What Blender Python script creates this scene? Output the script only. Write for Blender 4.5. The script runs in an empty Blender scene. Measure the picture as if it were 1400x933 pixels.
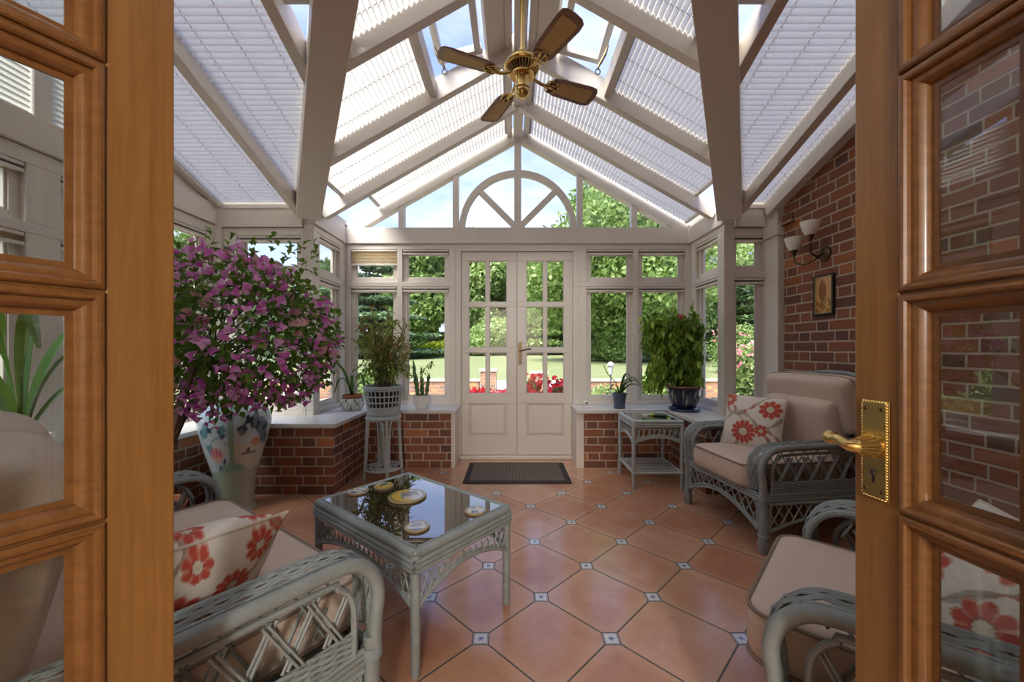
import bpy, math, random
import numpy as np
from mathutils import Vector, Matrix
R = math.radians
rnd = random.Random(11)
col = bpy.context.scene.collection
CAMH = 1.15; FPX = 533.0; HOR = 476.5
def P(px, py, Y):
    "point of the photograph's pixel at depth Y"
    return Vector(((px-700)/FPX*Y, Y, CAMH-(py-HOR)/FPX*Y))

# ---------------------------------------------------------------- mesh building
class MB:
    def __init__(s, M=None):
        s.v = []; s.f = []; s.c = []; s.M = M
        s.col = None
    def add(s, vs, fs):
        b = len(s.v)
        s.v.extend([tuple(p) for p in vs]); s.f.extend([tuple(b+i for i in f) for f in fs])
        if s.col is not None: s.c.extend([s.col]*len(vs))
        return b
    def box(s, x0, x1, y0, y1, z0, z1):
        s.add([(x0,y0,z0),(x1,y0,z0),(x1,y1,z0),(x0,y1,z0),(x0,y0,z1),(x1,y0,z1),(x1,y1,z1),(x0,y1,z1)],
              [(0,3,2,1),(4,5,6,7),(0,1,5,4),(1,2,6,5),(2,3,7,6),(3,0,4,7)])
    def beam(s, a, b, w, h, up=(0,0,1), drop=0.0):
        "rectangular bar from a to b; top centre line runs a-b, h hangs below along up"
        a = Vector(a); b = Vector(b); d = (b-a).normalized(); up = Vector(up)
        side = d.cross(up).normalized(); u = side.cross(d).normalized()
        vs = []
        for p in (a, b):
            for (sx, sz) in ((-1,0),(1,0),(1,-1),(-1,-1)):
                vs.append(p+side*(sx*w/2)+u*(sz*h-drop))
        s.add(vs, [(0,1,2,3),(7,6,5,4),(0,4,5,1),(1,5,6,2),(2,6,7,3),(3,7,4,0)])
    def prism(s, poly, z0, z1):
        n = len(poly)
        s.add([(x,y,z0) for x,y in poly]+[(x,y,z1) for x,y in poly],
              [tuple(range(n-1,-1,-1)), tuple(range(n,2*n))]+[(i,(i+1)%n,n+(i+1)%n,n+i) for i in range(n)])
    def extr(s, poly3, dvec):
        n = len(poly3); d = Vector(dvec)
        s.add([Vector(p) for p in poly3]+[Vector(p)+d for p in poly3],
              [tuple(range(n-1,-1,-1)), tuple(range(n,2*n))]+[(i,(i+1)%n,n+(i+1)%n,n+i) for i in range(n)])
    def tube(s, pts, r, n=6, closed=False, caps=True, flat=None):
        pts = [Vector(p) for p in pts]; m = len(pts)
        rr = r if isinstance(r, (list, tuple)) else [r]*m
        ring = []; prev = None
        for i in range(m):
            if closed: t = pts[(i+1) % m]-pts[i-1]
            else: t = pts[min(i+1,m-1)]-pts[max(i-1,0)]
            if t.length < 1e-9: t = Vector((0,0,1))
            t.normalize()
            if prev is None:
                a = Vector((0,0,1)) if abs(t.z) < .9 else Vector((1,0,0))
                nrm = (a-t*a.dot(t)).normalized()
            else:
                nrm = prev-t*prev.dot(t)
                if nrm.length < 1e-6: nrm = Vector((1,0,0))
                nrm.normalize()
            prev = nrm; bn = t.cross(nrm)
            ring.append([pts[i]+(nrm*math.cos(2*math.pi*k/n)+bn*math.sin(2*math.pi*k/n))*rr[i] for k in range(n)])
        vs = [p for rg in ring for p in rg]; fs = []
        for i in range(m if closed else m-1):
            j = (i+1) % m
            for k in range(n):
                fs.append((i*n+k, i*n+(k+1)%n, j*n+(k+1)%n, j*n+k))
        if caps and not closed:
            fs.append(tuple(range(n-1,-1,-1))); fs.append(tuple((m-1)*n+k for k in range(n)))
        s.add(vs, fs)
    def lathe(s, prof, n=32, c=(0,0,0), axis=None, colf=None):
        "prof: list of (r,z); closed at ends when r==0"
        vs = []; fs = []; m = len(prof); c = Vector(c)
        q = Vector((0,0,1)).rotation_difference(Vector(axis)) if axis is not None else None
        cols = []
        for (r, z) in prof:
            for k in range(n):
                a = 2*math.pi*k/n
                p = Vector((r*math.cos(a), r*math.sin(a), z))
                if q: p = q @ p
                vs.append(c+p)
                if colf: cols.append(colf(a, z, r))
        for i in range(m-1):
            for k in range(n):
                fs.append((i*n+k, i*n+(k+1)%n, (i+1)*n+(k+1)%n, (i+1)*n+k))
        if prof[0][0] > 1e-5: fs.append(tuple(range(n-1,-1,-1)))
        if prof[-1][0] > 1e-5: fs.append(tuple((m-1)*n+k for k in range(n)))
        s.add(vs, fs)
        if colf: s.c.extend(cols)
    def ball(s, c, r, nu=12, nv=8, sc=(1,1,1)):
        c = Vector(c); vs = []; fs = []
        for i in range(nv+1):
            t = math.pi*i/nv
            for k in range(nu):
                a = 2*math.pi*k/nu
                vs.append((c.x+r*sc[0]*math.sin(t)*math.cos(a), c.y+r*sc[1]*math.sin(t)*math.sin(a), c.z+r*sc[2]*math.cos(t)))
        for i in range(nv):
            for k in range(nu):
                fs.append((i*nu+k, (i+1)*nu+k, (i+1)*nu+(k+1)%nu, i*nu+(k+1)%nu))
        s.add(vs, fs)
    def grid(s, fn, nu, nv, colf=None, both=False):
        vs = [fn(i/nu, j/nv) for j in range(nv+1) for i in range(nu+1)]
        fs = [(j*(nu+1)+i, j*(nu+1)+i+1, (j+1)*(nu+1)+i+1, (j+1)*(nu+1)+i) for j in range(nv) for i in range(nu)]
        s.add(vs, fs)
        if colf: s.c.extend([colf(i/nu, j/nv) for j in range(nv+1) for i in range(nu+1)])
    def leaf(s, p, d, up, L, w, droop=.25):
        p = Vector(p); d = Vector(d).normalized(); up = Vector(up)
        sd = d.cross(up)
        if sd.length < 1e-4: sd = Vector((1,0,0))
        sd.normalize(); n = sd.cross(d)
        m = p+d*(L*.45)
        s.add([p, m+sd*w/2+n*(w*.12), m-n*(w*.10), m-sd*w/2+n*(w*.12), p+d*L-n*(L*droop)],
              [(0,1,2),(0,2,3),(2,1,4),(2,4,3)])
    def strap(s, pts, w, nrm_hint=(0,0,1), fold=.25):
        "a long strap leaf along pts, width list w"
        pts = [Vector(p) for p in pts]; m = len(pts); vs = []; fs = []
        for i, p in enumerate(pts):
            t = (pts[min(i+1,m-1)]-pts[max(i-1,0)]).normalized()
            sd = t.cross(Vector(nrm_hint))
            if sd.length < 1e-3: sd = t.cross(Vector((0,1,0)))
            sd.normalize(); n = sd.cross(t)
            vs += [p-sd*w[i]/2+n*(w[i]*fold), p, p+sd*w[i]/2+n*(w[i]*fold)]
        for i in range(m-1):
            for k in range(2):
                fs.append((i*3+k, i*3+k+1, i*3+k+4, i*3+k+3))
        s.add(vs, fs)
    def build(s, name, mat, parent=None, smooth=True, ang=38, bevel=0, loc=None):
        me = bpy.data.meshes.new(name)
        M = s.M
        vs = s.v if M is None else [tuple(M @ Vector(p)) for p in s.v]
        me.from_pydata(vs, [], s.f)
        if M is not None and M.determinant() < 0: me.flip_normals()
        if s.c and len(s.c) == len(s.v):
            ca = me.color_attributes.new('Col', 'FLOAT_COLOR', 'POINT')
            ca.data.foreach_set('color', np.array([(c[0],c[1],c[2],1.0) for c in s.c], dtype=np.float32).ravel())
        if smooth and len(me.polygons):
            me.polygons.foreach_set('use_smooth', [True]*len(me.polygons))
            me.set_sharp_from_angle(angle=R(ang))
        me.update()
        return link(name, me, mat, parent, bevel)
def link(name, me, mat, parent=None, bevel=0):
    o = bpy.data.objects.new(name, me); col.objects.link(o)
    if mat is not None:
        for m in (mat if isinstance(mat, (list, tuple)) else [mat]): me.materials.append(m)
    if parent is not None: o.parent = parent
    if bevel:
        b = o.modifiers.new('bevel', 'BEVEL'); b.width = bevel; b.segments = 2; b.limit_method = 'ANGLE'; b.angle_limit = R(40)
    return o
def quadcloud(name, V, mat, parent=None):
    "V: (n,4,3) array of quads"
    n = len(V); me = bpy.data.meshes.new(name)
    me.vertices.add(n*4); me.vertices.foreach_set('co', V.reshape(-1).astype(np.float32))
    me.loops.add(n*4); me.loops.foreach_set('vertex_index', np.arange(n*4, dtype=np.int32))
    me.polygons.add(n); me.polygons.foreach_set('loop_start', np.arange(0, n*4, 4, dtype=np.int32))
    me.update(calc_edges=True); me.validate()
    return link(name, me, mat, parent)
def tag(o, label=None, cat=None, group=None, kind=None):
    if label: o['label'] = label
    if cat: o['category'] = cat
    if group: o['group'] = group
    if kind: o['kind'] = kind
    return o
def empty(name, loc=(0,0,0), rz=0, label=None, cat=None, group=None, kind=None):
    o = bpy.data.objects.new(name, None); col.objects.link(o)
    o.location = loc; o.rotation_euler = (0,0,rz); o.empty_display_size = .05
    return tag(o, label, cat, group, kind)
def kids(o): return [c for c in bpy.data.objects if c.parent == o]
def copy_tree(o, parent=None, ch=None):
    if ch is None:
        ch = {}
        for q in bpy.data.objects:
            if q.parent is not None: ch.setdefault(q.parent.name, []).append(q)
    c = o.copy(); col.objects.link(c)
    if parent is not None: c.parent = parent
    for k in ch.get(o.name, []): copy_tree(k, c, ch)
    return c
def catmull(pts, k=6):
    pts = [Vector(p) for p in pts]; out = []
    for i in range(len(pts)-1):
        p0 = pts[max(i-1,0)]; p1 = pts[i]; p2 = pts[i+1]; p3 = pts[min(i+2,len(pts)-1)]
        for j in range(k):
            t = j/k
            out.append(.5*((2*p1)+(p2-p0)*t+(2*p0-5*p1+4*p2-p3)*t*t+(3*p1-p0-3*p2+p3)*t**3))
    out.append(pts[-1]); return out

# ---------------------------------------------------------------- materials
class NT:
    def __init__(s, name):
        s.m = bpy.data.materials.new(name); s.m.use_nodes = True
        s.t = s.m.node_tree; s.t.nodes.clear()
        s.out = s.n('ShaderNodeOutputMaterial')
    def n(s, typ, **kw):
        nd = s.t.nodes.new(typ)
        for k, v in kw.items(): setattr(nd, k, v)
        return nd
    def L(s, a, b): s.t.links.new(a, b)
    def put(s, sock, v):
        if isinstance(v, bpy.types.NodeSocket): s.L(v, sock)
        elif v is not None:
            if isinstance(v, (tuple, list)) and len(v) == 3 and sock.type == 'RGBA': v = (*v, 1)
            sock.default_value = v
    def math(s, op, a, b=None, c=None):
        nd = s.n('ShaderNodeMath', operation=op)
        s.put(nd.inputs[0], a)
        if b is not None: s.put(nd.inputs[1], b)
        if c is not None: s.put(nd.inputs[2], c)
        return nd.outputs[0]
    def mix(s, f, a, b, mode='MIX'):
        nd = s.n('ShaderNodeMix', data_type='RGBA', blend_type=mode)
        s.put(nd.inputs[0], f); s.put(nd.inputs[6], a); s.put(nd.inputs[7], b)
        return nd.outputs[2]
    def ramp(s, f, stops, interp='LINEAR'):
        nd = s.n('ShaderNodeValToRGB'); nd.color_ramp.interpolation = interp
        e = nd.color_ramp.elements
        while len(e) < len(stops): e.new(.5)
        for i, (p, c) in enumerate(stops):
            e[i].position = p; e[i].color = (*c, 1) if len(c) == 3 else c
        s.put(nd.inputs[0], f); return nd.outputs[0]
    def obj(s): return s.n('ShaderNodeTexCoord').outputs['Object']
    def noise(s, vec=None, scale=5, detail=4, rough=.55, dist=0, out=0):
        nd = s.n('ShaderNodeTexNoise')
        if vec is not None: s.L(vec, nd.inputs['Vector'])
        nd.inputs['Scale'].default_value = scale; nd.inputs['Detail'].default_value = detail
        nd.inputs['Roughness'].default_value = rough; nd.inputs['Distortion'].default_value = dist
        return nd.outputs[out]
    def mapping(s, vec, scale=(1,1,1), rot=(0,0,0), loc=(0,0,0)):
        nd = s.n('ShaderNodeMapping'); s.L(vec, nd.inputs[0])
        nd.inputs['Scale'].default_value = scale; nd.inputs['Rotation'].default_value = rot; nd.inputs['Location'].default_value = loc
        return nd.outputs[0]
    def bump(s, h, strength=.3, dist=.005):
        nd = s.n('ShaderNodeBump'); s.put(nd.inputs['Height'], h)
        nd.inputs['Strength'].default_value = strength; nd.inputs['Distance'].default_value = dist
        return nd.outputs[0]
    def principled(s, base, rough=.5, metal=0, spec=.5, nrm=None, coat=0, **kw):
        b = s.n('ShaderNodeBsdfPrincipled')
        s.put(b.inputs['Base Color'], base); s.put(b.inputs['Roughness'], rough)
        s.put(b.inputs['Metallic'], metal); b.inputs['Specular IOR Level'].default_value = spec
        if nrm is not None: s.L(nrm, b.inputs['Normal'])
        if coat: b.inputs['Coat Weight'].default_value = coat; b.inputs['Coat Roughness'].default_value = kw.get('cr', .08)
        return b.outputs[0]
    def done(s, sh): s.L(sh, s.out.inputs['Surface']); return s.m
def plain(name, c, rough=.5, metal=0, spec=.5, var=.0, scale=30, bump=0, coat=0):
    t = NT(name); base = c; nrm = None
    if var or bump:
        n = t.noise(t.obj(), scale, 4)
        if var:
            base = t.mix(n, tuple(x*(1-var) for x in c), tuple(min(1,x*(1+var)) for x in c))
        if bump: nrm = t.bump(n, bump, .003)
    return t.done(t.principled(base, rough, metal, spec, nrm, coat))

M = {}
M['paint'] = plain('cream_paint', (.69,.635,.57), .38, var=.03, scale=6)
M['sill'] = plain('sill_paint', (.62,.605,.575), .3, var=.03, scale=8)
M['plaster'] = plain('plaster', (.72,.66,.56), .8)
M['brass'] = plain('brass', (.70,.50,.19), .27, 1.0, var=.12, scale=25)
M['bronze'] = plain('aged_bronze', (.11,.075,.04), .35, 1.0, var=.2)
M['steel'] = plain('dull_steel', (.55,.54,.52), .35, 1.0)
M['black'] = plain('black_paint', (.012,.012,.013), .4)
M['soil'] = plain('potting_soil', (.05,.03,.02), .95, var=.4, scale=80, bump=.6)
M['terracotta'] = plain('flowerpot_clay', (.42,.15,.07), .8, var=.15)
M['whiteceramic'] = plain('white_glaze', (.72,.70,.68), .25, coat=.4, var=.04, scale=12)
M['blueplastic'] = plain('slate_blue_plastic', (.075,.10,.16), .45)
M['cobalt'] = plain('cobalt_glaze', (.03,.05,.16), .12, coat=.6)
M['rubber'] = plain('dark_rubber', (.03,.025,.022), .8)
M['shade'] = (lambda t: t.done((lambda a: a)(t.principled((.82,.80,.75), .35, coat=.3))))(NT('opal_glass'))

def m_vcol(name, rough=.6, coat=0, weave=0, var=.0):
    t = NT(name); a = t.n('ShaderNodeAttribute'); a.attribute_name = 'Col'
    nrm = None; c = a.outputs['Color']
    if weave: nrm = t.bump(t.noise(t.obj(), weave, 3), .25, .002)
    return t.done(t.principled(c, rough, nrm=nrm, coat=coat))
M['print_fabric'] = m_vcol('printed_linen', .85, weave=350)
M['vase_glaze'] = m_vcol('painted_glaze', .18, coat=.5)
M['print_lacquer'] = m_vcol('painted_lacquer', .25, coat=.4)
M['marquetry'] = m_vcol('inlaid_veneer', .35, coat=.3)

def m_glass(name, f0=.04, tint=(.96,.98,.97)):
    t = NT(name)
    lw = t.n('ShaderNodeLayerWeight'); fr = t.math('ADD', f0, t.math('MULTIPLY', t.math('POWER', lw.outputs['Facing'], 5), 1-f0))
    tr = t.n('ShaderNodeBsdfTransparent'); tr.inputs[0].default_value = (*tint, 1)
    gl = t.n('ShaderNodeBsdfGlossy'); gl.inputs[1].default_value = .0
    mx = t.n('ShaderNodeMixShader'); t.L(fr, mx.inputs[0]); t.L(tr.outputs[0], mx.inputs[1]); t.L(gl.outputs[0], mx.inputs[2])
    return t.done(mx.outputs[0])
M['glass'] = m_glass('clear_glass')
M['doorglass'] = m_glass('old_door_glass', .085)
M['tableglass'] = (lambda t: t.done(t.principled((.035,.022,.014), .015, spec=1.0, coat=1.0, cr=.01)))(NT('smoked_table_glass'))

def m_blind():
    t = NT('pleated_blind_cloth')
    n = t.noise(t.obj(), 40, 2)
    c = t.mix(n, (.605,.58,.535), (.655,.63,.585))
    d = t.n('ShaderNodeBsdfDiffuse'); t.L(c, d.inputs[0])
    tl = t.n('ShaderNodeBsdfTranslucent'); t.L(c, tl.inputs[0])
    mx = t.n('ShaderNodeMixShader'); mx.inputs[0].default_value = .58
    t.L(d.outputs[0], mx.inputs[1]); t.L(tl.outputs[0], mx.inputs[2])
    return t.done(mx.outputs[0])
M['blind'] = m_blind()

def m_brick():
    t = NT('red_brick')
    g = t.n('ShaderNodeNewGeometry'); pos = t.n('ShaderNodeSeparateXYZ'); t.L(g.outputs['Position'], pos.inputs[0])
    nn = t.n('ShaderNodeSeparateXYZ'); t.L(g.outputs['True Normal'], nn.inputs[0])
    isx = t.math('GREATER_THAN', t.math('ABSOLUTE', nn.outputs[0]), .7)
    h = t.math('ADD', t.math('MULTIPLY', pos.outputs[0], t.math('SUBTRACT', 1, isx)), t.math('MULTIPLY', pos.outputs[1], isx))
    wob = t.noise(g.outputs['Position'], 9, 2)
    z = t.math('ADD', pos.outputs[2], t.math('MULTIPLY', t.math('SUBTRACT', wob, .5), .006))
    h = t.math('ADD', h, t.math('MULTIPLY', t.math('SUBTRACT', wob, .5), .008))
    PER = .3375; RH = .075
    row = t.math('FLOOR', t.math('DIVIDE', z, RH)); fz = t.math('FRACT', t.math('DIVIDE', z, RH))
    odd = t.math('MODULO', t.math('ABSOLUTE', row), 2)
    hu = t.math('ADD', t.math('DIVIDE', h, PER), t.math('MULTIPLY', odd, .5))
    hu = t.math('ADD', hu, t.math('MULTIPLY', t.math('SINE', t.math('MULTIPLY', row, 12.9)), .06))
    cell = t.math('FLOOR', hu); fu = t.math('FRACT', hu)
    head = t.math('GREATER_THAN', fu, .6667)
    # distance from the brick's vertical joints, metres
    ds = t.math('MINIMUM', fu, t.math('SUBTRACT', .6667, fu)); dh = t.math('MINIMUM', t.math('SUBTRACT', fu, .6667), t.math('SUBTRACT', 1, fu))
    dj = t.math('MULTIPLY', t.math('ADD', t.math('MULTIPLY', ds, t.math('SUBTRACT', 1, head)), t.math('MULTIPLY', dh, head)), PER)
    dz = t.math('MULTIPLY', t.math('MINIMUM', fz, t.math('SUBTRACT', 1, fz)), RH)
    d = t.math('MINIMUM', dj, dz)
    mr = t.n('ShaderNodeMapRange'); mr.inputs[1].default_value = .0045; mr.inputs[2].default_value = .0075
    t.L(d, mr.inputs[0]); isb = mr.outputs[0]
    cv = t.n('ShaderNodeCombineXYZ'); t.L(t.math('ADD', cell, t.math('MULTIPLY', head, .5)), cv.inputs[0]); t.L(row, cv.inputs[1]); t.L(isx, cv.inputs[2])
    wn = t.n('ShaderNodeTexWhiteNoise'); wn.noise_dimensions = '3D'; t.L(cv.outputs[0], wn.inputs['Vector'])
    tone = t.ramp(wn.outputs[0], [(0,(.135,.075,.062)),(.14,(.20,.088,.062)),(.45,(.275,.105,.06)),(.80,(.33,.122,.062)),(.93,(.42,.15,.06)),(1,(.54,.20,.07))])
    sp = t.noise(g.outputs['Position'], 70, 4, .7)
    tone = t.mix(t.math('MULTIPLY', sp, .55), tone, (.10,.05,.04), 'MIX')
    mort = t.mix(t.noise(g.outputs['Position'], 120, 3), (.38,.31,.23), (.52,.43,.33))
    c = t.mix(isb, mort, tone)
    hgt = t.math('ADD', t.math('MULTIPLY', isb, 1.0), t.math('MULTIPLY', sp, .25))
    return t.done(t.principled(c, .85, spec=.25, nrm=t.bump(hgt, .7, .006)))
M['brick'] = m_brick()

def m_floor():
    t = NT('terracotta_tiles')
    g = t.n('ShaderNodeNewGeometry'); pos = t.n('ShaderNodeSeparateXYZ'); t.L(g.outputs['Position'], pos.inputs[0])
    D = .5165; pit = D/math.sqrt(2)
    x = t.math('SUBTRACT', pos.outputs[0], .393); y = t.math('SUBTRACT', pos.outputs[1], 1.544)
    k = 1/(math.sqrt(2)*pit)
    u = t.math('MULTIPLY', t.math('ADD', x, y), k); v = t.math('MULTIPLY', t.math('SUBTRACT', x, y), k)
    cu = t.math('FLOOR', t.math('ADD', u, .5)); cvv = t.math('FLOOR', t.math('ADD', v, .5))
    fu = t.math('SUBTRACT', u, cu); fv = t.math('SUBTRACT', v, cvv)       # -.5..5 about a lattice point
    dx = t.math('MULTIPLY', t.math('ADD', fu, fv), pit/math.sqrt(2)); dy = t.math('MULTIPLY', t.math('SUBTRACT', fu, fv), pit/math.sqrt(2))
    dm = t.math('MAXIMUM', t.math('ABSOLUTE', dx), t.math('ABSOLUTE', dy))
    dl = t.math('MULTIPLY', t.math('MINIMUM', t.math('ABSOLUTE', fu), t.math('ABSOLUTE', fv)), pit)
    inset = t.math('LESS_THAN', dm, .0290); ring = t.math('MULTIPLY', t.math('LESS_THAN', dm, .0345), t.math('GREATER_THAN', dm, .0290))
    line = t.math('LESS_THAN', dl, .0036)
    grout = t.math('MAXIMUM', ring, t.math('MULTIPLY', line, t.math('GREATER_THAN', dm, .0290)))
    # tile identity
    iu = t.math('FLOOR', u); iv = t.math('FLOOR', v)
    cv = t.n('ShaderNodeCombineXYZ'); t.L(iu, cv.inputs[0]); t.L(iv, cv.inputs[1])
    wn = t.n('ShaderNodeTexWhiteNoise'); wn.noise_dimensions = '2D'; t.L(cv.outputs[0], wn.inputs['Vector'])
    big = t.noise(g.outputs['Position'], 4.6, 4, .55, .9); fine = t.noise(g.outputs['Position'], 38, 5, .65)
    f = t.math('ADD', t.math('MULTIPLY', big, .62), t.math('ADD', t.math('MULTIPLY', wn.outputs[0], .30), t.math('MULTIPLY', fine, .30)))
    base = t.ramp(f, [(.25,(.40,.155,.085)),(.5,(.49,.225,.13)),(.7,(.55,.285,.175)),(.9,(.62,.37,.24))])
    # paler worn rims of the tiles
    rim = t.n('ShaderNodeMapRange'); rim.inputs[1].default_value = .06; rim.inputs[2].default_value = .004
    t.L(t.math('ADD', dl, t.math('MULTIPLY', t.math('SUBTRACT', fine, .5), .09)), rim.inputs[0])
    base = t.mix(t.math('MULTIPLY', rim.outputs[0], .45), base, (.62,.39,.235))
    # blue flower on the little insets
    ang = t.math('ARCTAN2', dy, dx); rr = t.math('SQRT', t.math('ADD', t.math('MULTIPLY', dx, dx), t.math('MULTIPLY', dy, dy)))
    pet = t.math('ADD', .0085, t.math('MULTIPLY', t.math('COSINE', t.math('MULTIPLY', ang, 6)), .0060))
    isf = t.math('LESS_THAN', rr, pet); edge = t.math('GREATER_THAN', dm, .0245)
    ic = t.mix(isf, (.62,.62,.62), (.06,.10,.30)); ic = t.mix(edge, ic, (.10,.12,.16)); 
    ic = t.mix(t.math('GREATER_THAN', dm, .0268), ic, (.60,.58,.55))
    c = t.mix(inset, base, ic); c = t.mix(grout, c, (.085,.062,.05))
    rough = t.math('ADD', .12, t.math('ADD', t.math('MULTIPLY', fine, .16), t.math('MULTIPLY', grout, .5)))
    h = t.math('ADD', t.math('MULTIPLY', grout, -1.0), t.math('MULTIPLY', big, .6))
    return t.done(t.principled(c, rough, spec=.7, nrm=t.bump(h, .22, .004), coat=.45, cr=.16))
M['floor'] = m_floor()

def m_wood(name, dark, lite, axis='Z', rough=.33, coat=.35, sc=1.0):
    t = NT(name); v = t.obj()
    s = {'Z':(28*sc,28*sc,1.2*sc), 'X':(1.2*sc,28*sc,28*sc), 'Y':(28*sc,1.2*sc,28*sc)}[axis]
    n = t.noise(t.mapping(v, s), 2.2, 6, .62, .4)
    n2 = t.noise(t.mapping(v, tuple(k*5 for k in s)), 3, 3)
    f = t.math('ADD', t.math('MULTIPLY', n, .8), t.math('MULTIPLY', n2, .25))
    c = t.ramp(f, [(.3,dark),(.75,lite)])
    return t.done(t.principled(c, rough, nrm=t.bump(f, .06, .002), coat=coat, cr=.15))
M['doorwood'] = m_wood('varnished_door_wood', (.21,.095,.024), (.35,.172,.052))
M['doorwood_shaded'] = m_wood('varnished_wood_shaded', (.14,.056,.015), (.25,.112,.034), 'X')  # same door wood, darkened to paint in the shade on rails and mouldings
M['bladewood'] = m_wood('fan_blade_wood', (.13,.058,.028), (.30,.135,.060), 'X', .3)
M['stake'] = m_wood('stake_wood', (.13,.08,.05), (.26,.17,.11), 'Z', .8, 0)
M['bark'] = m_wood('bark', (.05,.035,.025), (.14,.10,.07), 'Z', .95, 0)
M['housefloor'] = m_wood('house_boards', (.13,.06,.025), (.22,.11,.05), 'Y', .4)

def m_rattan(name='grey_washed_rattan', c0=(.18,.212,.212), c1=(.38,.435,.44), br=(.25,.20,.15)):
    t = NT(name); g = t.n('ShaderNodeNewGeometry')
    n = t.noise(g.outputs['Position'], 22, 4, .6); n2 = t.noise(g.outputs['Position'], 120, 3, .6)
    c = t.mix(n, c0, c1)
    k = t.n('ShaderNodeMapRange'); k.inputs[1].default_value = .56; k.inputs[2].default_value = .74; t.L(n2, k.inputs[0])
    c = t.mix(t.math('MULTIPLY', k.outputs[0], .55), c, br)
    c = t.mix(t.math('MULTIPLY', g.outputs['Random Per Island'], .35), c, (.17,.17,.155))
    return t.done(t.principled(c, .5, nrm=t.bump(n2, .15, .002)))
M['rattan'] = m_rattan()
M['cane_light'] = m_rattan('pale_grey_rattan', (.36,.41,.42), (.55,.61,.62))

def m_cloth(name, c, c2):
    t = NT(name); v = t.obj()
    n = t.noise(v, 5, 3); w = t.noise(v, 420, 2)
    cc = t.mix(n, c, c2)
    cc = t.mix(t.math('MULTIPLY', w, .25), cc, tuple(x*.72 for x in c))
    wr = t.noise(t.mapping(v, (1,3,1)), 6, 4, .5, .8)
    h = t.math('ADD', t.math('MULTIPLY', w, .12), t.math('MULTIPLY', wr, 1.2))
    return t.done(t.principled(cc, .9, spec=.2, nrm=t.bump(h, .35, .010)))
M['cushion'] = m_cloth('beige_upholstery', (.61,.485,.395), (.68,.555,.46))
M['piping'] = plain('taupe_piping', (.26,.20,.155), .85)

def m_leaf(name, a, b, c=None, tr=.35, rough=.5, green=.5):
    t = NT(name); g = t.n('ShaderNodeNewGeometry')
    stops = [(0,a),(.6,b),(1,c or b)]
    cc = t.ramp(g.outputs['Random Per Island'], stops)
    p = t.principled(cc, rough, spec=.35)
    tl = t.n('ShaderNodeBsdfTranslucent'); t.L(t.mix(green, cc, (.25,.40,.03), 'MIX'), tl.inputs[0])
    mx = t.n('ShaderNodeMixShader'); mx.inputs[0].default_value = tr; t.L(p, mx.inputs[1]); t.L(tl.outputs[0], mx.inputs[2])
    return t.done(mx.outputs[0])
M['lf_boug'] = m_leaf('bougainvillea_leaf', (.05,.12,.018), (.10,.21,.03), (.24,.36,.07), .3)
M['lf_bract'] = m_leaf('magenta_bract', (.66,.13,.53), (.80,.31,.70), (.88,.60,.82), .4, green=0)
M['lf_bract2'] = m_leaf('pale_pink_bract', (.55,.20,.32), (.68,.36,.44), (.76,.54,.5), .35, green=0)
M['lf_fresh'] = m_leaf('fresh_green_leaf', (.12,.22,.022), (.24,.39,.045), (.40,.56,.11), .35)
M['lf_dark'] = m_leaf('dark_green_leaf', (.015,.05,.012), (.03,.085,.02), (.06,.13,.03), .2, .35)
M['lf_strap'] = m_leaf('strap_leaf_green', (.03,.10,.025), (.05,.15,.035), None, .25, .35)
M['lf_red'] = m_leaf('reddish_leaf', (.30,.14,.09), (.36,.24,.11), (.22,.30,.08), .3)
M['lf_olive'] = m_leaf('olive_leaf', (.15,.21,.04), (.24,.32,.07), (.38,.45,.15), .3)
M['lf_cactus'] = plain('cactus_skin', (.06,.15,.035), .6, var=.3, scale=60, bump=.3)
M['petal_red'] = m_leaf('red_petal', (.62,.012,.025), (.74,.03,.05), (.80,.10,.12), .3, green=0)
M['petal_pink'] = m_leaf('pink_petal', (.60,.16,.22), (.72,.30,.32), (.75,.55,.5), .25, green=0)
M['petal_white'] = m_leaf('white_petal', (.6,.55,.45), (.72,.7,.62), (.7,.62,.2), .25, green=0)
M['tr_mid'] = m_leaf('tree_leaf_mid', (.12,.20,.05), (.26,.38,.11), (.46,.56,.24), .3, .6)
M['tr_light'] = m_leaf('tree_leaf_light', (.18,.27,.07), (.34,.46,.16), (.55,.64,.33), .3, .6)
M['tr_dark'] = m_leaf('tree_leaf_dark', (.055,.105,.04), (.12,.20,.075), (.24,.34,.13), .2, .6)
M['tr_conifer'] = m_leaf('conifer_needle', (.07,.13,.085), (.15,.24,.14), (.32,.42,.22), .2, .6)
M['tr_lime'] = m_leaf('lime_shrub_leaf', (.22,.30,.02), (.36,.42,.03), (.48,.50,.06), .3, .6)

def m_lawn():
    t = NT('lawn_grass'); g = t.n('ShaderNodeNewGeometry')
    n = t.noise(g.outputs['Position'], .8, 5, .6); n2 = t.noise(g.outputs['Position'], 14, 4, .7)
    c = t.mix(n, (.20,.225,.105), (.31,.33,.18)); c = t.mix(t.math('MULTIPLY', n2, .35), c, (.20,.25,.09))
    return t.done(t.principled(c, .95, spec=.1, nrm=t.bump(n2, .5, .02)))
M['lawn'] = m_lawn()
M['paving'] = plain('patio_paving', (.33,.27,.22), .9, var=.25, scale=3, bump=.2)
M['stonecap'] = plain('stone_coping', (.50,.44,.37), .9, var=.15, scale=9)
M['zinc'] = plain('grey_planter', (.11,.115,.125), .6, var=.15)
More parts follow.
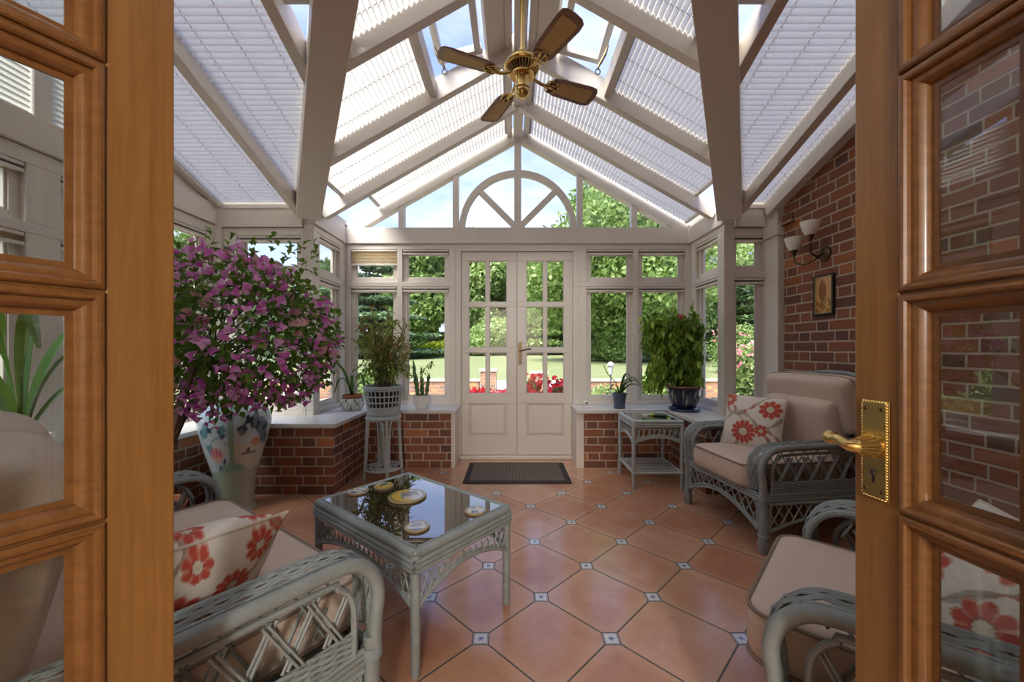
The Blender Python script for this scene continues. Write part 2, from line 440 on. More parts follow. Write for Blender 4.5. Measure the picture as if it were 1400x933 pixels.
# ---------------------------------------------------------------- the room
XL, XR, XC, YB, YW = -1.73, 1.85, .06, 4.05, 3.40      # bay side planes, ridge, gable wall, wing far wall
WL, WR, Y0 = -2.58, 2.25, -.06                          # left glazed wall, right brick wall, house wall
ZS = .565
def zwing(y): return 2.45+.345*(3.37-y)                 # glass plane of the lean-to wings
def zbay(d): return 3.49-.57*d                          # glass plane of the gabled bay, d from the ridge
def yval(d): return .355+1.652*d                        # plan of the valley
def struct(o): o['kind'] = 'structure'; return o

# floor, ground, house behind the camera
b = MB(); b.prism([(-2.45,Y0),(2.40,Y0),(2.40,3.15),(1.62,3.15),(1.62,4.12),(-1.5,4.12),(-1.5,3.15),(-2.45,3.15)], -.06, 0)
struct(b.build('floor', M['floor'], smooth=False))
b = MB(); b.prism([(-3.6,-4.5),(3.6,-4.5),(3.6,Y0),(-3.6,Y0)], -.06, -.001)
struct(b.build('floor_house', M['housefloor'], smooth=False))
b = MB(); b.box(-3.6,-.93,Y0-.28,Y0,0,3.72); b.box(.66,3.6,Y0-.28,Y0,0,3.72); b.box(-.93,.66,Y0-.28,Y0,2.0,3.72)
struct(b.build('wall_house', M['brick'], smooth=False))
b = MB()
b.box(-3.7,-3.6,-4.5,Y0-.28,0,2.5); struct(b.build('wall_house_left', M['plaster'], smooth=False))
b = MB(); b.box(3.6,3.7,-4.5,Y0-.28,0,2.5); struct(b.build('wall_house_right', M['plaster'], smooth=False))
b = MB(); b.box(-3.7,3.7,-4.6,-4.5,0,2.5); struct(b.build('wall_house_rear', M['plaster'], smooth=False))
b = MB(); b.box(-3.7,3.7,-4.6,Y0-.28,2.5,2.6); struct(b.build('ceiling_house', M['plaster'], smooth=False))

# dwarf brick walls and the tall brick wall on the right
b = MB(); b.prism([(-2.62,Y0),(-2.29,Y0),(-2.29,3.057),(-1.40,3.057),(-1.40,3.737),(-.585,3.737),(-.585,4.14),(-1.80,4.14),(-1.80,3.47),(-2.62,3.47)], 0, .53)
struct(b.build('wall_dwarf_left', M['brick'], smooth=False))
b = MB(); b.prism([(.69,3.737),(1.52,3.737),(1.52,3.057),(2.25,3.057),(2.25,3.47),(1.92,3.47),(1.92,4.14),(.69,4.14)], 0, .53)
struct(b.build('wall_dwarf_right', M['brick'], smooth=False))
b = MB(); zt = lambda y: zwing(y)-.10
pts = [(WR,Y0,0),(WR,3.22,0),(WR,3.22,zt(3.22)),(WR,Y0,zt(Y0))]
b.extr(pts, (.24,0,0)); b.box(WR-.03,WR,3.10,3.24,2.16,2.235)
struct(b.build('wall_right', M['brick'], smooth=False))
# sills
b = MB(); b.prism([(-2.58,Y0),(-2.26,Y0),(-2.26,3.02),(-1.365,3.02),(-1.365,3.70),(-.53,3.70),(-.53,4.06),(-1.74,4.06),(-1.74,3.41),(-2.58,3.41)], .53, ZS)
struct(b.build('sill_left', M['sill'], smooth=False, bevel=.006))
b = MB(); b.prism([(.61,3.70),(1.485,3.70),(1.485,3.02),(2.249,3.02),(2.249,3.41),(1.86,3.41),(1.86,4.06),(.61,4.06)], .53, ZS)
struct(b.build('sill_right', M['sill'], smooth=False, bevel=.006))
b = MB(); b.box(.615,.69,3.74,4.04,0,.53); b.box(-.585,-.545,3.74,4.04,0,.53)
struct(b.build('trim_1', M['paint'], smooth=False, bevel=.003))

def frame_matrix(origin, out):
    "local x along the wall, y outwards, z up"
    y = Vector(out); z = Vector((0,0,1)); x = y.cross(z)
    m = Matrix((x, y, z)).transposed().to_4x4(); m.translation = Vector(origin); return m
def bars(mb, u0, u1, z0, z1, opens, y0, y1):
    zs = sorted({z0, z1, *[o[2] for o in opens], *[o[3] for o in opens]})
    zs = [z for z in zs if z0 <= z <= z1]
    for a, c in zip(zs, zs[1:]):
        zm = (a+c)/2; cut = sorted((o[0], o[1]) for o in opens if o[2] < zm < o[3])
        u = u0
        for p, q in cut:
            if p > u: mb.box(u, p, y0, y1, a, c)
            u = max(u, q)
        if u < u1: mb.box(u, u1, y0, y1, a, c)
WIN = [0]
def window(Mx, ua, ub, za, zb, sw=.045, y=.035):
    WIN[0] += 1
    m = MB(Mx); t = .045
    m.box(ua,ua+sw,y,y+t,za,zb); m.box(ub-sw,ub,y,y+t,za,zb); m.box(ua+sw,ub-sw,y,y+t,za,za+sw); m.box(ua+sw,ub-sw,y,y+t,zb-sw,zb)
    # glazing bead
    q = sw; r = sw+.012
    m.box(ua+q,ua+r,y+.012,y+.03,za+q,zb-q); m.box(ub-r,ub-q,y+.012,y+.03,za+q,zb-q); m.box(ua+r,ub-r,y+.012,y+.03,za+q,za+r); m.box(ua+r,ub-r,y+.012,y+.03,zb-r,zb-q)
    o = struct(m.build('window_%d' % WIN[0], M['paint'], smooth=False, bevel=.003))
    g = MB(Mx); g.box(ua+sw*.8,ub-sw*.8,y+.024,y+.028,za+sw*.8,zb-sw*.8)
    g.build('pane', M['glass'], o, smooth=False)
    return o
def window_blind(Mx, ua, ub, ztop, label, drop=0.0, group='folded pleated blinds at the window heads'):
    "folded pleated blind: head rail, pack of pleats, bottom rail with a finger tab"
    c = Mx @ Vector(((ua+ub)/2, .02, ztop))
    o = empty('window_blind', c, 0, label, 'window blind', group)
    inv = Matrix.Translation(-c) @ Mx
    e = .004
    m = MB(inv); m.box(ua+e,ub-e,.004,.032,ztop-.022,ztop-.002); m.build('head_rail', M['paint'], o, smooth=False, bevel=.003)
    zb = ztop-.024-max(drop,.012)
    m = MB(inv); n = max(3, int(max(drop,.012)/.014)); st = (ztop-.022-zb)/n
    for i in range(n):
        z1 = ztop-.022-i*st; z0 = z1-st
        for (yA, zA, yB, zB) in ((.010,z1,.026,(z0+z1)/2), (.026,(z0+z1)/2,.010,z0)):
            m.add([(ua+.008,yA,zA),(ub-.008,yA,zA),(ub-.008,yB,zB),(ua+.008,yB,zB)], [(0,1,2,3)])
    m.build('pleats', M['blindwarm'] if drop else M['blind'], o, smooth=False)
    m = MB(inv); m.box(ua+e,ub-e,.004,.030,zb-.018,zb)
    um = (ua+ub)/2; m.box(um-.02,um+.02,-.006,.006,zb-.014,zb-.006)
    m.build('bottom_rail', M['paint'], o, smooth=False, bevel=.002)
    return o
M['blindwarm'] = (lambda t: t.done((lambda d, l, mx: (t.L(d.outputs[0], mx.inputs[1]), t.L(l.outputs[0], mx.inputs[2]), mx.outputs[0])[2])(
    *(lambda d, l, mx: ([setattr(n.inputs[0], 'default_value', (.78,.68,.50,1)) for n in (d, l)], setattr(mx.inputs[0], 'default_value', .5), (d, l, mx))[2])(
        t.n('ShaderNodeBsdfDiffuse'), t.n('ShaderNodeBsdfTranslucent'), t.n('ShaderNodeMixShader')))))(NT('cream_blind_cloth'))

MB_BACK = frame_matrix((0,YB,0), (0,1,0))
HD, T1, T0, LO = 2.18, 1.841, 1.793, .605
# ---- gable wall of the bay
opens = []
for (a, c) in ((-1.679,-1.193),(-1.14,-.653),(.773,1.26),(1.313,1.80)):
    opens += [(a,c,T1,HD),(a,c,LO,T0)]
b = MB(MB_BACK)
bars(b, XL-.05, XR+.05, ZS, 2.233, opens+[(-.532,.634,0,2.162)], 0, .09)
b.box(-.592,-.532,0,.09,0,ZS); b.box(.634,.70,0,.09,0,ZS)
b.box(XL-.05,XR+.05,-.022,.10,2.236,2.40)                 # tie beam
b.box(XL-.05,XR+.05,-.006,0,2.226,2.236)
for x in (-.594,.694): b.box(x-.004,x+.004,-.006,0,ZS,2.226)
struct(b.build('wall_back', M['paint'], smooth=False, bevel=.004))
names = [('upper pane left of the white doors, by the corner','lower pane left of the white doors, by the corner'),
         ('upper pane left of the white doors, next to them','lower pane left of the white doors, next to them'),
         ('upper pane right of the white doors, next to them','lower pane right of the white doors, next to them'),
         ('upper pane right of the white doors, by the corner','lower pane right of the white doors, by the corner')]
for i, (a, c) in enumerate(((-1.679,-1.193),(-1.14,-.653),(.773,1.26),(1.313,1.80))):
    window(MB_BACK, a, c, T1, HD); window(MB_BACK, a, c, LO, T0)
    if i == 0: window_blind(MB_BACK, a, c, HD, 'part lowered cream pleated blind beside the left corner of the bay', .125)
    else: window_blind(MB_BACK, a, c, HD, 'folded pleated blind heading the ' + names[i][0])
    window_blind(MB_BACK, a, c, T0, 'folded pleated blind heading the ' + names[i][1])
# threshold
b = MB(); b.box(-.532,.634,YB-.03,YB+.09,0,.035); struct(b.build('trim_2', M['paint'], smooth=False, bevel=.006))

# ---- gable glazing
b = MB(); yg = YB+.01; th = .07
def zg(x): return 3.327-.57*abs(x-XC)
def gbar(x0, x1, z0):
    pts = [(x0,yg,z0),(x1,yg,z0),(x1,yg,zg(x1)+.02)]
    if x0 < XC < x1: pts.append((XC,yg,zg(XC)+.02))
    pts.append((x0,yg,zg(x0)+.02)); b.extr(pts, (0,th,0))
for s in (1,-1):
    L = lambda d, z: (XC+s*d, yg-.01, z)
    pts = [L(0,3.327), L(1.70,3.327-.57*1.70), L(1.79,zbay(1.79)-.03), L(0,3.46)]
    b.extr(pts, (0,th+.03,0))
gbar(XC-.036, XC+.036, 2.40)
for d in (.648, 1.215):
    for s in (1,-1): gbar(XC+s*d-.03, XC+s*d+.03, 2.40)
# semicircular fan light
def arc(r0, r1):
    n = 28; pts = []
    for i in range(n):
        a0 = math.pi*i/n; a1 = math.pi*(i+1)/n
        q = [(XC+r*math.cos(a), yg+.004, 2.40+r*math.sin(a)) for (r, a) in ((r0,a0),(r1,a0),(r1,a1),(r0,a1))]
        b.extr(q, (0,th-.012,0))
arc(.553,.612)
arc(.0,.075)
for a in (45,135):
    p0 = Vector((XC+.06*math.cos(R(a)), yg+.006, 2.40+.06*math.sin(R(a)))); p1 = Vector((XC+.57*math.cos(R(a)), yg+.006, 2.40+.57*math.sin(R(a))))
    n = Vector((-math.sin(R(a)),0,math.cos(R(a))))*.027
    b.extr([p0-n,p1-n,p1+n,p0+n], (0,th-.016,0))
gab = struct(b.build('wall_gable', M['paint'], smooth=False))
g = MB(); g.extr([(XC-1.60,yg+.03,2.40),(XC+1.60,yg+.03,2.40),(XC,yg+.03,3.33)], (0,.004,0)); g.build('pane', M['glass'], gab, smooth=False)

# ---- white garden doors
def french_leaf(name, x0, x1, px, handle):
    y = YB+.018; t = .045; z0, z1 = .04, 2.158
    zr = [(.675,1.104),(1.157,1.582),(1.632,2.062)]
    b = MB(); ops = [(a,c,lo,hi) for (a,c) in px for (lo,hi) in zr]
    b2 = MB(Matrix.Translation((0,y,0)))
    pa, pb = px[0][0], px[1][1]
    bars(b2, x0, x1, z0, z1, ops+[(pa,pb,.230,.575)], 0, t)
    # bead mouldings round each pane
    for (a,c,lo,hi) in ops:
        for (w,d0,d1) in ((.006,.006,.03),):
            b2.box(a,a+w,d0,d1,lo,hi); b2.box(c-w,c,d0,d1,lo,hi); b2.box(a+w,c-w,d0,d1,lo,lo+w); b2.box(a+w,c-w,d0,d1,hi-w,hi)
    # raised and fielded lower panel
    b2.box(pa,pb,.022,.034,.230,.575)
    f0 = [(pa+.006,.0225,.236),(pb-.006,.0225,.236),(pb-.006,.0225,.569),(pa+.006,.0225,.569)]
    i = .035; f1 = [(pa+i,.008,.23+i),(pb-i,.008,.23+i),(pb-i,.008,.575-i),(pa+i,.008,.575-i)]
    b2.add(f0+f1, [(0,1,5,4),(1,2,6,5),(2,3,7,6),(3,0,4,7),(4,5,6,7)])
    o = struct(b2.build(name, M['paint'], smooth=False, bevel=.0035))
    g = MB()
    for (a,c,lo,hi) in ops: g.box(a-.003,c+.003,y+.024,y+.028,lo-.003,hi+.003)
    g.build('pane', M['glass'], o, smooth=False)
    if handle:
        m = MB(); m.box(x0+.012,x0+.046,y-.012,y,.985,1.215)
        h = m.build('backplate', M['bronze'], o, smooth=False, bevel=.003)
        m = MB(); m.tube(catmull([(x0+.029,y-.01,1.125),(x0+.029,y-.05,1.125),(x0+.05,y-.056,1.128),(x0+.10,y-.052,1.140),(x0+.145,y-.05,1.146)],4), .0075, 8)
        m.build('lever', M['bronze'], h)
    tag(o, 'white glazed garden door leaf %s' % ('with a bronze lever handle' if handle else 'without a handle, left of its pair'), None)
    return o
french_leaf('door_1', -.530, .050, [(-.451,-.274),(-.235,-.053)], False)
b = MB(); b.box(.036,.066,YB+.064,YB+.078,.06,2.15); struct(b.build('trim_4', M['paint'], smooth=False))
french_leaf('door_2', .054, .632, [(.150,.327),(.365,.543)], True)

# ---- far walls of the two wings
MB_WING = frame_matrix((0,YW,0), (0,1,0))
hd, t1, t0, lo = 2.137, 1.825, 1.768, .60
def zf(d): return zwing(3.37)-.10
b = MB(MB_WING); op = [(-2.403,-1.846,t1,hd),(-2.403,-1.846,lo,t0)]
bars(b, WL, XL-.0905, ZS, 2.20, op, 0, .09); b.box(WL,XL-.0905,-.02,.09,2.206,2.37); b.box(-1.803,-1.797,-.004,0,ZS,2.2)
b.box(WL-.05,WL+.06,-.03,.09,ZS,2.40)
struct(b.build('wall_far_left', M['paint'], smooth=False, bevel=.004))
window(MB_WING, *op[0]); window(MB_WING, *op[1])
window_blind(MB_WING, -2.403, -1.846, hd, 'folded pleated blind above the purple flowering tree, on the far wall')
window_blind(MB_WING, -2.403, -1.846, t0, 'folded pleated blind half hidden behind the purple blossom')
b = MB(MB_WING); op = [(1.926,2.205,t1,hd),(1.926,2.205,lo,t0)]
bars(b, XR+.0905, WR, ZS, 2.20, op, 0, .09); b.box(XR+.0905,WR+.05,-.02,.09,2.206,2.37)
struct(b.build('wall_far_right', M['paint'], smooth=False, bevel=.004))
window(MB_WING, *op[0]); window(MB_WING, *op[1])
window_blind(MB_WING, 1.926, 2.205, hd, 'folded pleated blind on the small top pane beside the brick wall')
window_blind(MB_WING, 1.926, 2.205, t0, 'folded pleated blind on the narrow tall pane beside the brick wall')
# pilaster against the bricks
b = MB(); b.box(2.205,2.33,3.235,3.40,ZS,2.09); b.box(2.185,2.33,3.215,3.40,2.09,2.20); b.box(2.215,2.33,3.25,3.40,2.20,2.36)
struct(b.build('trim_3', M['paint'], smooth=False, bevel=.006))

# ---- bay side walls
MB_L = frame_matrix((XL,0,0), (-1,0,0)); MB_R = frame_matrix((XR,0,0), (1,0,0))
for (Mx, s, nm) in ((MB_L, 1, 'left'), (MB_R, -1, 'right')):
    ua, ub = (3.51,3.93) if s == 1 else (-3.93,-3.51)
    lo_u, hi_u = (3.40,4.05) if s == 1 else (-4.05,-3.40)
    op = [(ua,ub,T1,HD),(ua,ub,LO,T0)]
    b = MB(Mx); bars(b, lo_u, hi_u, ZS, 2.233, op, 0, .09)
    b.box(lo_u,hi_u,-.018,.10,2.236,zbay(1.79)-.07)
    struct(b.build('wall_bay_'+nm, M['paint'], smooth=False, bevel=.004))
    window(Mx, *op[0]); window(Mx, *op[1])
    window_blind(Mx, ua, ub, HD, 'folded pleated blind on the top pane in the bay\'s short %s side' % nm)
    window_blind(Mx, ua, ub, T0, 'folded pleated blind on the tall pane in the bay\'s short %s side' % nm)

# ---- left glazed wall (most of it seen through the open door)
MB_LW = frame_matrix((WL,0,0), (-1,0,0))
spans = [(2.23,3.30),(1.10,2.07),(.03,.95)]; op = []
for (a, c) in spans: op += [(a,c,t1,hd),(a,c,lo,t0)]
b = MB(MB_LW); bars(b, Y0, 3.40, ZS, 2.22, op, 0, .09)
b.box(Y0,3.40,-.02,.09,2.225,2.40)
zt = lambda y: zwing(y)-.06
b.add([(2.62,0,2.40),(3.40,0,2.40),(3.40,0,zt(3.40)),(2.62,0,zt(2.62)),(2.62,.09,2.40),(3.40,.09,2.40),(3.40,.09,zt(3.40)),(2.62,.09,zt(2.62))],
      [(0,3,2,1),(4,5,6,7),(0,1,5,4),(1,2,6,5),(2,3,7,6),(3,0,4,7)])
for y in (2.15,1.02,.0): b.box(y-.04,y+.04,0,.09,2.40,zt(y))
struct(b.build('wall_left', M['paint'], smooth=False, bevel=.004))
words = ['beside the purple blossom','behind the loveseat back','nearest the house']
for i, (a, c) in enumerate(spans):
    window(MB_LW, a, c, t1, hd); window(MB_LW, a, c, lo, t0)
    window_blind(MB_LW, a, c, hd, 'folded pleated blind on the left wall top pane ' + words[i])
    window_blind(MB_LW, a, c, t0, 'folded pleated blind on the left wall tall pane ' + words[i], .03 if i == 1 else 0)
gl = MB(MB_LW)
for (a, c) in ((2.19,2.62),(1.06,2.11),(.04,.98)):
    gl.add([(a,.04,2.40),(c,.04,2.40),(c,.04,zt(c)),(a,.04,zt(a))], [(0,1,2,3)])
for k, (a, c) in enumerate(((2.19,2.62),(1.06,2.11),(.04,.98))):
    cc = MB_LW @ Vector(((a+c)/2,.02,2.5)); o = empty('window_blind', cc, 0, 'white pleated blind filling the left gable light ' + ('over the loveseat corner','over the loveseat back','nearest the house')[k], 'window blind', 'pleated blinds in the gable lights of the left wall')
    inv = Matrix.Translation(-cc) @ MB_LW; m = MB(inv); z = 2.415; i = 0; rows = []
    while z < zt(a)-.03:
        e = min(c-.01, 3.37-(z+.03+.06-2.45)/.345)
        if e < a+.03: break
        rows.append((z, e, .030 if i % 2 else .012)); z += .016; i += 1
    vs = []
    for (z, e, y) in rows: vs += [(a+.01,y,z),(e,y,z)]
    m.add(vs, [(2*i,2*i+1,2*i+3,2*i+2) for i in range(len(rows)-1)]); m.build('pleats', M['blind'], o, smooth=False)
    m = MB(inv); m.box(a+.008,c-.008,.008,.034,2.402,2.416); m.build('bottom_rail', M['paint'], o, smooth=False)
struct(gl.build('window_pediment', M['glass'], smooth=False))

# ---- roof timbers
b = MB()
RB = .15
for y in (3.54, 2.89, 2.22, 1.57, .92):
    for s in (1,-1):
        d1 = min((y-.355)/1.652, 1.79)+.03
        b.beam((XC+s*.03,y,zbay(.03)), (XC+s*d1,y,zbay(d1)), .062, RB, drop=.0)
for d in (1.894, 1.232, .57):
    for s in (1,-1):
        x = XC+s*d; y1 = min(yval(d), 3.37)
        b.beam((x,y1+.02,zwing(y1+.02)), (x,Y0,zwing(Y0)), .062, RB)
for s in (1,-1):
    d0, d1 = 0., 1.80
    b.beam((XC,yval(0),3.49), (XC+s*d1,yval(d1),zwing(yval(d1))), .185, .245)
b.beam((XC,YB+.02,3.50), (XC,.1,3.50), .09, .17)                 # ridge
for s in (1,-1): b.beam((XC+s*.085,YB,zbay(.085)-.03), (XC+s*.085,.45,zbay(.085)-.03), .05, .07)
# wall plates against the side walls and the house
b.beam((WL+.02,3.40,zwing(3.40)), (WL+.02,Y0,zwing(Y0)), .09, .07)
b.beam((WR-.02,3.40,zwing(3.40)), (WR-.02,Y0,zwing(Y0)), .10, .165)
b.box(WL,XL,YW-.03,YW+.05,2.36,2.43); b.box(XR,WR,YW-.03,YW+.05,2.36,2.43)
for s in (1,-1):
    x = XC+s*1.79; b.box(min(x,x+s*.06),max(x,x+s*.06),3.3,4.1,zbay(1.79)-.09,zbay(1.79)+.01)
# roof light cross bars near the ridge
for s in (1,-1):
    b.beam((XC+s*.64,2.89,zbay(.64)-.01), (XC+s*.64,2.22,zbay(.64)-.01), .05, .12)
    b.beam((XC+s*.185,2.88,zbay(.185)-.02), (XC+s*.185,2.23,zbay(.185)-.02), .17, .05, up=(s*.57,0,1))
roof = struct(b.build('ceiling', M['paint'], smooth=False, bevel=.004))
g = MB()
for s in (1,-1):
    dv = (YB-.355)/1.652
    g.add([(XC,YB+.1,3.492),(XC+s*1.83,YB+.1,zbay(1.83)+.002),(XC+s*1.83,yval(1.79),zbay(1.83)+.002),(XC,yval(0),3.492)], [(0,1,2,3)])
    xe = WL if s == -1 else WR+.1
    g.add([(XC,yval(0),3.492),(XC+s*1.80,yval(1.80),zwing(yval(1.80))),(XC+s*1.80,3.45,zwing(3.45)),(xe,3.45,zwing(3.45)),(xe,Y0,zwing(Y0)),(XC,Y0,zwing(Y0))], [(0,1,2,3,4,5)])
g.build('roof_glass', M['glass'], roof, smooth=False)
# opening roof lights, left and right of the ridge
for s in (1,-1):
    WIN[0] += 1
    b = MB(); ea, eb = .285, .60; lift = lambda d: zbay(d)+.02+(d-ea)*.30
    for (d0, d1, ya, yb) in ((ea,ea+.05,2.27,2.84),(eb-.05,eb,2.27,2.84)):
        b.beam((XC+s*(d0+d1)/2,ya,lift((d0+d1)/2)), (XC+s*(d0+d1)/2,yb,lift((d0+d1)/2)), .045, .05)
    for y in (2.29,2.82): b.beam((XC+s*ea,y,lift(ea)), (XC+s*eb,y,lift(eb)), .045, .05)
    w = struct(b.build('window_%d' % WIN[0], M['paint'], smooth=False, bevel=.003))
    m = MB(); p = Vector((XC+s*.56,2.60,zbay(.56)-.06))
    m.tube([p+Vector((s*.02,0,.06)), p, p+Vector((-s*.05,-.03,-.10)), p+Vector((-s*.055,-.032,-.12))], [.006,.012,.009,.007], 8)
    m.tube([p+Vector((-s*.055+.016*math.cos(a),-.032,-.138+.018*math.sin(a))) for a in [i*math.pi/6 for i in range(12)]], .004, 6, closed=True)
    m.build('winder', M['bronze'], w)

# ---- roof blinds
def roof_blind_rows(name, label, rows, axis, rails, group):
    """rows: list of (a, p0, p1) - along the slope: position -> the two ends of that fold; zigzag alternates"""
    o = empty(name, rows[len(rows)//2][1], 0, label, 'roof blind', group)
    inv = Matrix.Translation(-Vector(o.location))
    m = MB(inv); cl = MB(inv); vs = []; fs = []
    for i, (p0, p1) in enumerate([(r[1], r[2]) for r in rows]):
        k = .014 if i % 2 else -.014
        vs += [Vector(p0)+Vector((0,0,k)), Vector(p1)+Vector((0,0,k))]
    for i in range(len(rows)-1): fs.append((i*2, i*2+1, i*2+3, i*2+2))
    m.add(vs, fs); m.build('pleated_cloth', M['blind'], o, smooth=False)
    # tension cords threaded through the folds
    lens = [(Vector(r[2])-Vector(r[1])).length for r in rows]
    d = (Vector(rows[0][2])-Vector(rows[0][1])) if lens[0] > 1e-3 else (Vector(rows[-1][2])-Vector(rows[-1][1]))
    Lm = max(lens); n = max(2, int(Lm/.17))
    for c in range(n):
        q = (c+.5)/n*Lm; run = [Vector(r[1])+(Vector(r[2])-Vector(r[1])).normalized()*q for r, l in zip(rows, lens) if l > q+.02]
        if len(run) > 1:
            cl = MB(inv); cl.tube([run[0], run[-1]], .0022, 4); cl.build('cord', M['cordgrey'], o)
    r = MB(inv)
    for (p0, p1) in rails:
        p0 = Vector(p0); p1 = Vector(p1); r.beam(p0+Vector((0,0,.012)), p1+Vector((0,0,.012)), .028, .024)
    if rails: r.build('end_rail', M['railgrey'], o, smooth=False)
    return o
M['cordgrey'] = plain('grey_cord', (.30,.30,.30), .8)
M['railgrey'] = plain('grey_blind_rail', (.52,.49,.45), .5)
PL = .017; BD = .045          # half pleat pitch, depth of the blind below the glass
def wing_blind(s, d0, d1, y0, y1, label, rail_y=None):
    rows = []; n = int((y1-y0)/PL)
    for i in range(n+1):
        y = y0+(y1-y0)*i/n
        dv = max((y-.355)/1.652, 0)+.105
        a = max(d0, dv) if y < 3.37 else d0
        if a > d1-.01: continue
        z = zwing(y)-BD
        rows.append((y, (XC+s*d1,y,z), (XC+s*a,y,z)))
    rails = []
    if rail_y is not None and rows:
        r = rows[-1]; rails.append((r[1], r[2]))
    return roof_blind_rows('roof_blind', label, rows, 'x', rails, 'white pleated roof blinds')
def bay_blind(s, ya, yb, d0, d1, label, rail=True):
    rows = []; n = int((d1-d0)/PL/.868)
    for i in range(n+1):
        d = d0+(d1-d0)*i/n; y = max(ya, yval(d)+.185)
        if y > yb-.01: continue
        z = zbay(d)-BD
        rows.append((d, (XC+s*d,yb,z), (XC+s*d,y,z)))
    rails = [(rows[-1][1], rows[-1][2]), (rows[0][1], rows[0][2])] if rail else []
    return roof_blind_rows('roof_blind', label, rows, 'y', rails, 'white pleated roof blinds')
for s, w in ((-1,'left'), (1,'right')):
    eW = (XC-WL-.03) if s == -1 else (WR-XC-.06)
    wing_blind(s, 1.93, eW, Y0+.02, 3.36, 'white pleated roof blind over the %s' % ('glazed left wall, by the purple blossom' if s < 0 else 'brick wall and its lamps, a narrow strip'))
    wing_blind(s, 1.27, 1.86, Y0+.02, 3.22, 'wide white pleated roof blind cut along the %s corner beam, on its outer side' % w, 1)
    wing_blind(s, .61, 1.20, Y0+.02, 1.95, 'white pleated roof blind overhead, outside the %s corner beam near the house' % w, 1)
    wing_blind(s, .0, .54, Y0+.02, 1.2, 'white pleated roof blind high against the house wall, %s of the ridge' % w)
    bay_blind(s, 3.575, 4.03, .12, 1.44 if s < 0 else 1.74, 'narrow white pleated roof blind beside the gable window, on its %s' % w)
    bay_blind(s, 2.925, 3.505, .12, 1.60, 'long white pleated roof blind from ridge to corner post, %s slope' % w)
    bay_blind(s, 2.255, 2.855, .68, 1.40, 'short white pleated roof blind below the %s roof light' % w)
    bay_blind(s, 1.605, 2.185, .12, .97, 'white pleated roof blind above and before the fan, %s slope' % w)
    bay_blind(s, .955, 1.535, .12, .55, 'small white pleated roof blind over the ridge end nearest the house, %s slope' % w)
# ---------------------------------------------------------------- wicker furniture
def face_rot(fx, fy): return math.atan2(-fx, fy)
def weave(mb, S, nu, nv, r=.0042, amp=.0045, group=3, seg=4, cross=True):
    "S(u,v)->(point, normal); strands run along u, woven over ribs; nu ribs, nv strands"
    for j in range(nv):
        v = (j+.5)/nv; pts = []
        for i in range(nu*2+1):
            u = i/(nu*2); p, n = S(u, v)
            a = math.sin(math.pi*i/2+math.pi*((j//group) % 2))*amp if group else 0
            pts.append(p+n*a)
        mb.tube(pts, r, seg)
    if cross:
        for i in range(nu+1):
            u = min(max((i+.0)/nu, .002), .998); mb.tube([S(u, v)[0] for v in (0.02,.5,.98)], r*.8, seg)
def lattice(mb, place, L, bot, top, step, rise, r=.0042, off=.003, dbl=0):
    if dbl:
        for q in (-dbl, dbl): lattice(mb, lambda u, v, f: place(u+q, v, f), L, bot, top, step, rise, r, off)
        return
    "crossed diagonal canes on a panel: place(u, v) -> point; clipped between bot(u) and top(u)"
    for sgn in (1,-1):
        k = -6.0
        u0 = -3.0
        while u0 < L+3.0:
            run = []
            N = 60
            for i in range(N+1):
                v = i/N*1.0
                u = u0+sgn*v/rise
                ok = 0 <= u <= L and bot(min(max(u,0),L)) <= v <= top(min(max(u,0),L))
                if ok: run.append(place(u, v, off*sgn))
                elif run:
                    if len(run) > 1: mb.tube([run[0], run[-1]], r, 5)
                    run = []
            if len(run) > 1: mb.tube([run[0], run[-1]], r, 5)
            u0 += step
def cushion_mesh(mb, sx, sy, sz, c=(0,0,0), n=22, crown=.35, k=5.0, tilt=0.0, sag=0.0):
    "soft box cushion: superellipse plan, crowned faces"
    c = Vector(c); q = Matrix.Rotation(tilt, 3, 'X')
    def pt(a, b, top):
        # a,b in -1..1 square -> softened square
        ex = math.copysign(abs(a)**.9, a); ey = math.copysign(abs(b)**.9, b)
        f = max(0, 1-abs(a)**k)**.5*max(0, 1-abs(b)**k)**.5
        rx = 1-.055*(abs(b)**6); ry = 1-.055*(abs(a)**6)
        z = sz/2*((1-crown)*min(1,f*1.6)+crown*f)
        z = z if top else -z*(1-.4*crown)
        return Vector((ex*rx*sx/2, ey*ry*sy/2, z-sag*(1-a*a)*(1-b*b)*(1 if top else 0)))
    for top in (True, False):
        def fn(u, v, top=top):
            a = -math.cos(math.pi*u) if True else 2*u-1; b_ = -math.cos(math.pi*v)
            return c+q @ pt(a, b_, top)
        if top: mb.grid(fn, n, n)
        else: mb.grid(lambda u, v: fn(1-u, v), n, n)
    return lambda a, b_: c+q @ pt(a, b_, True)
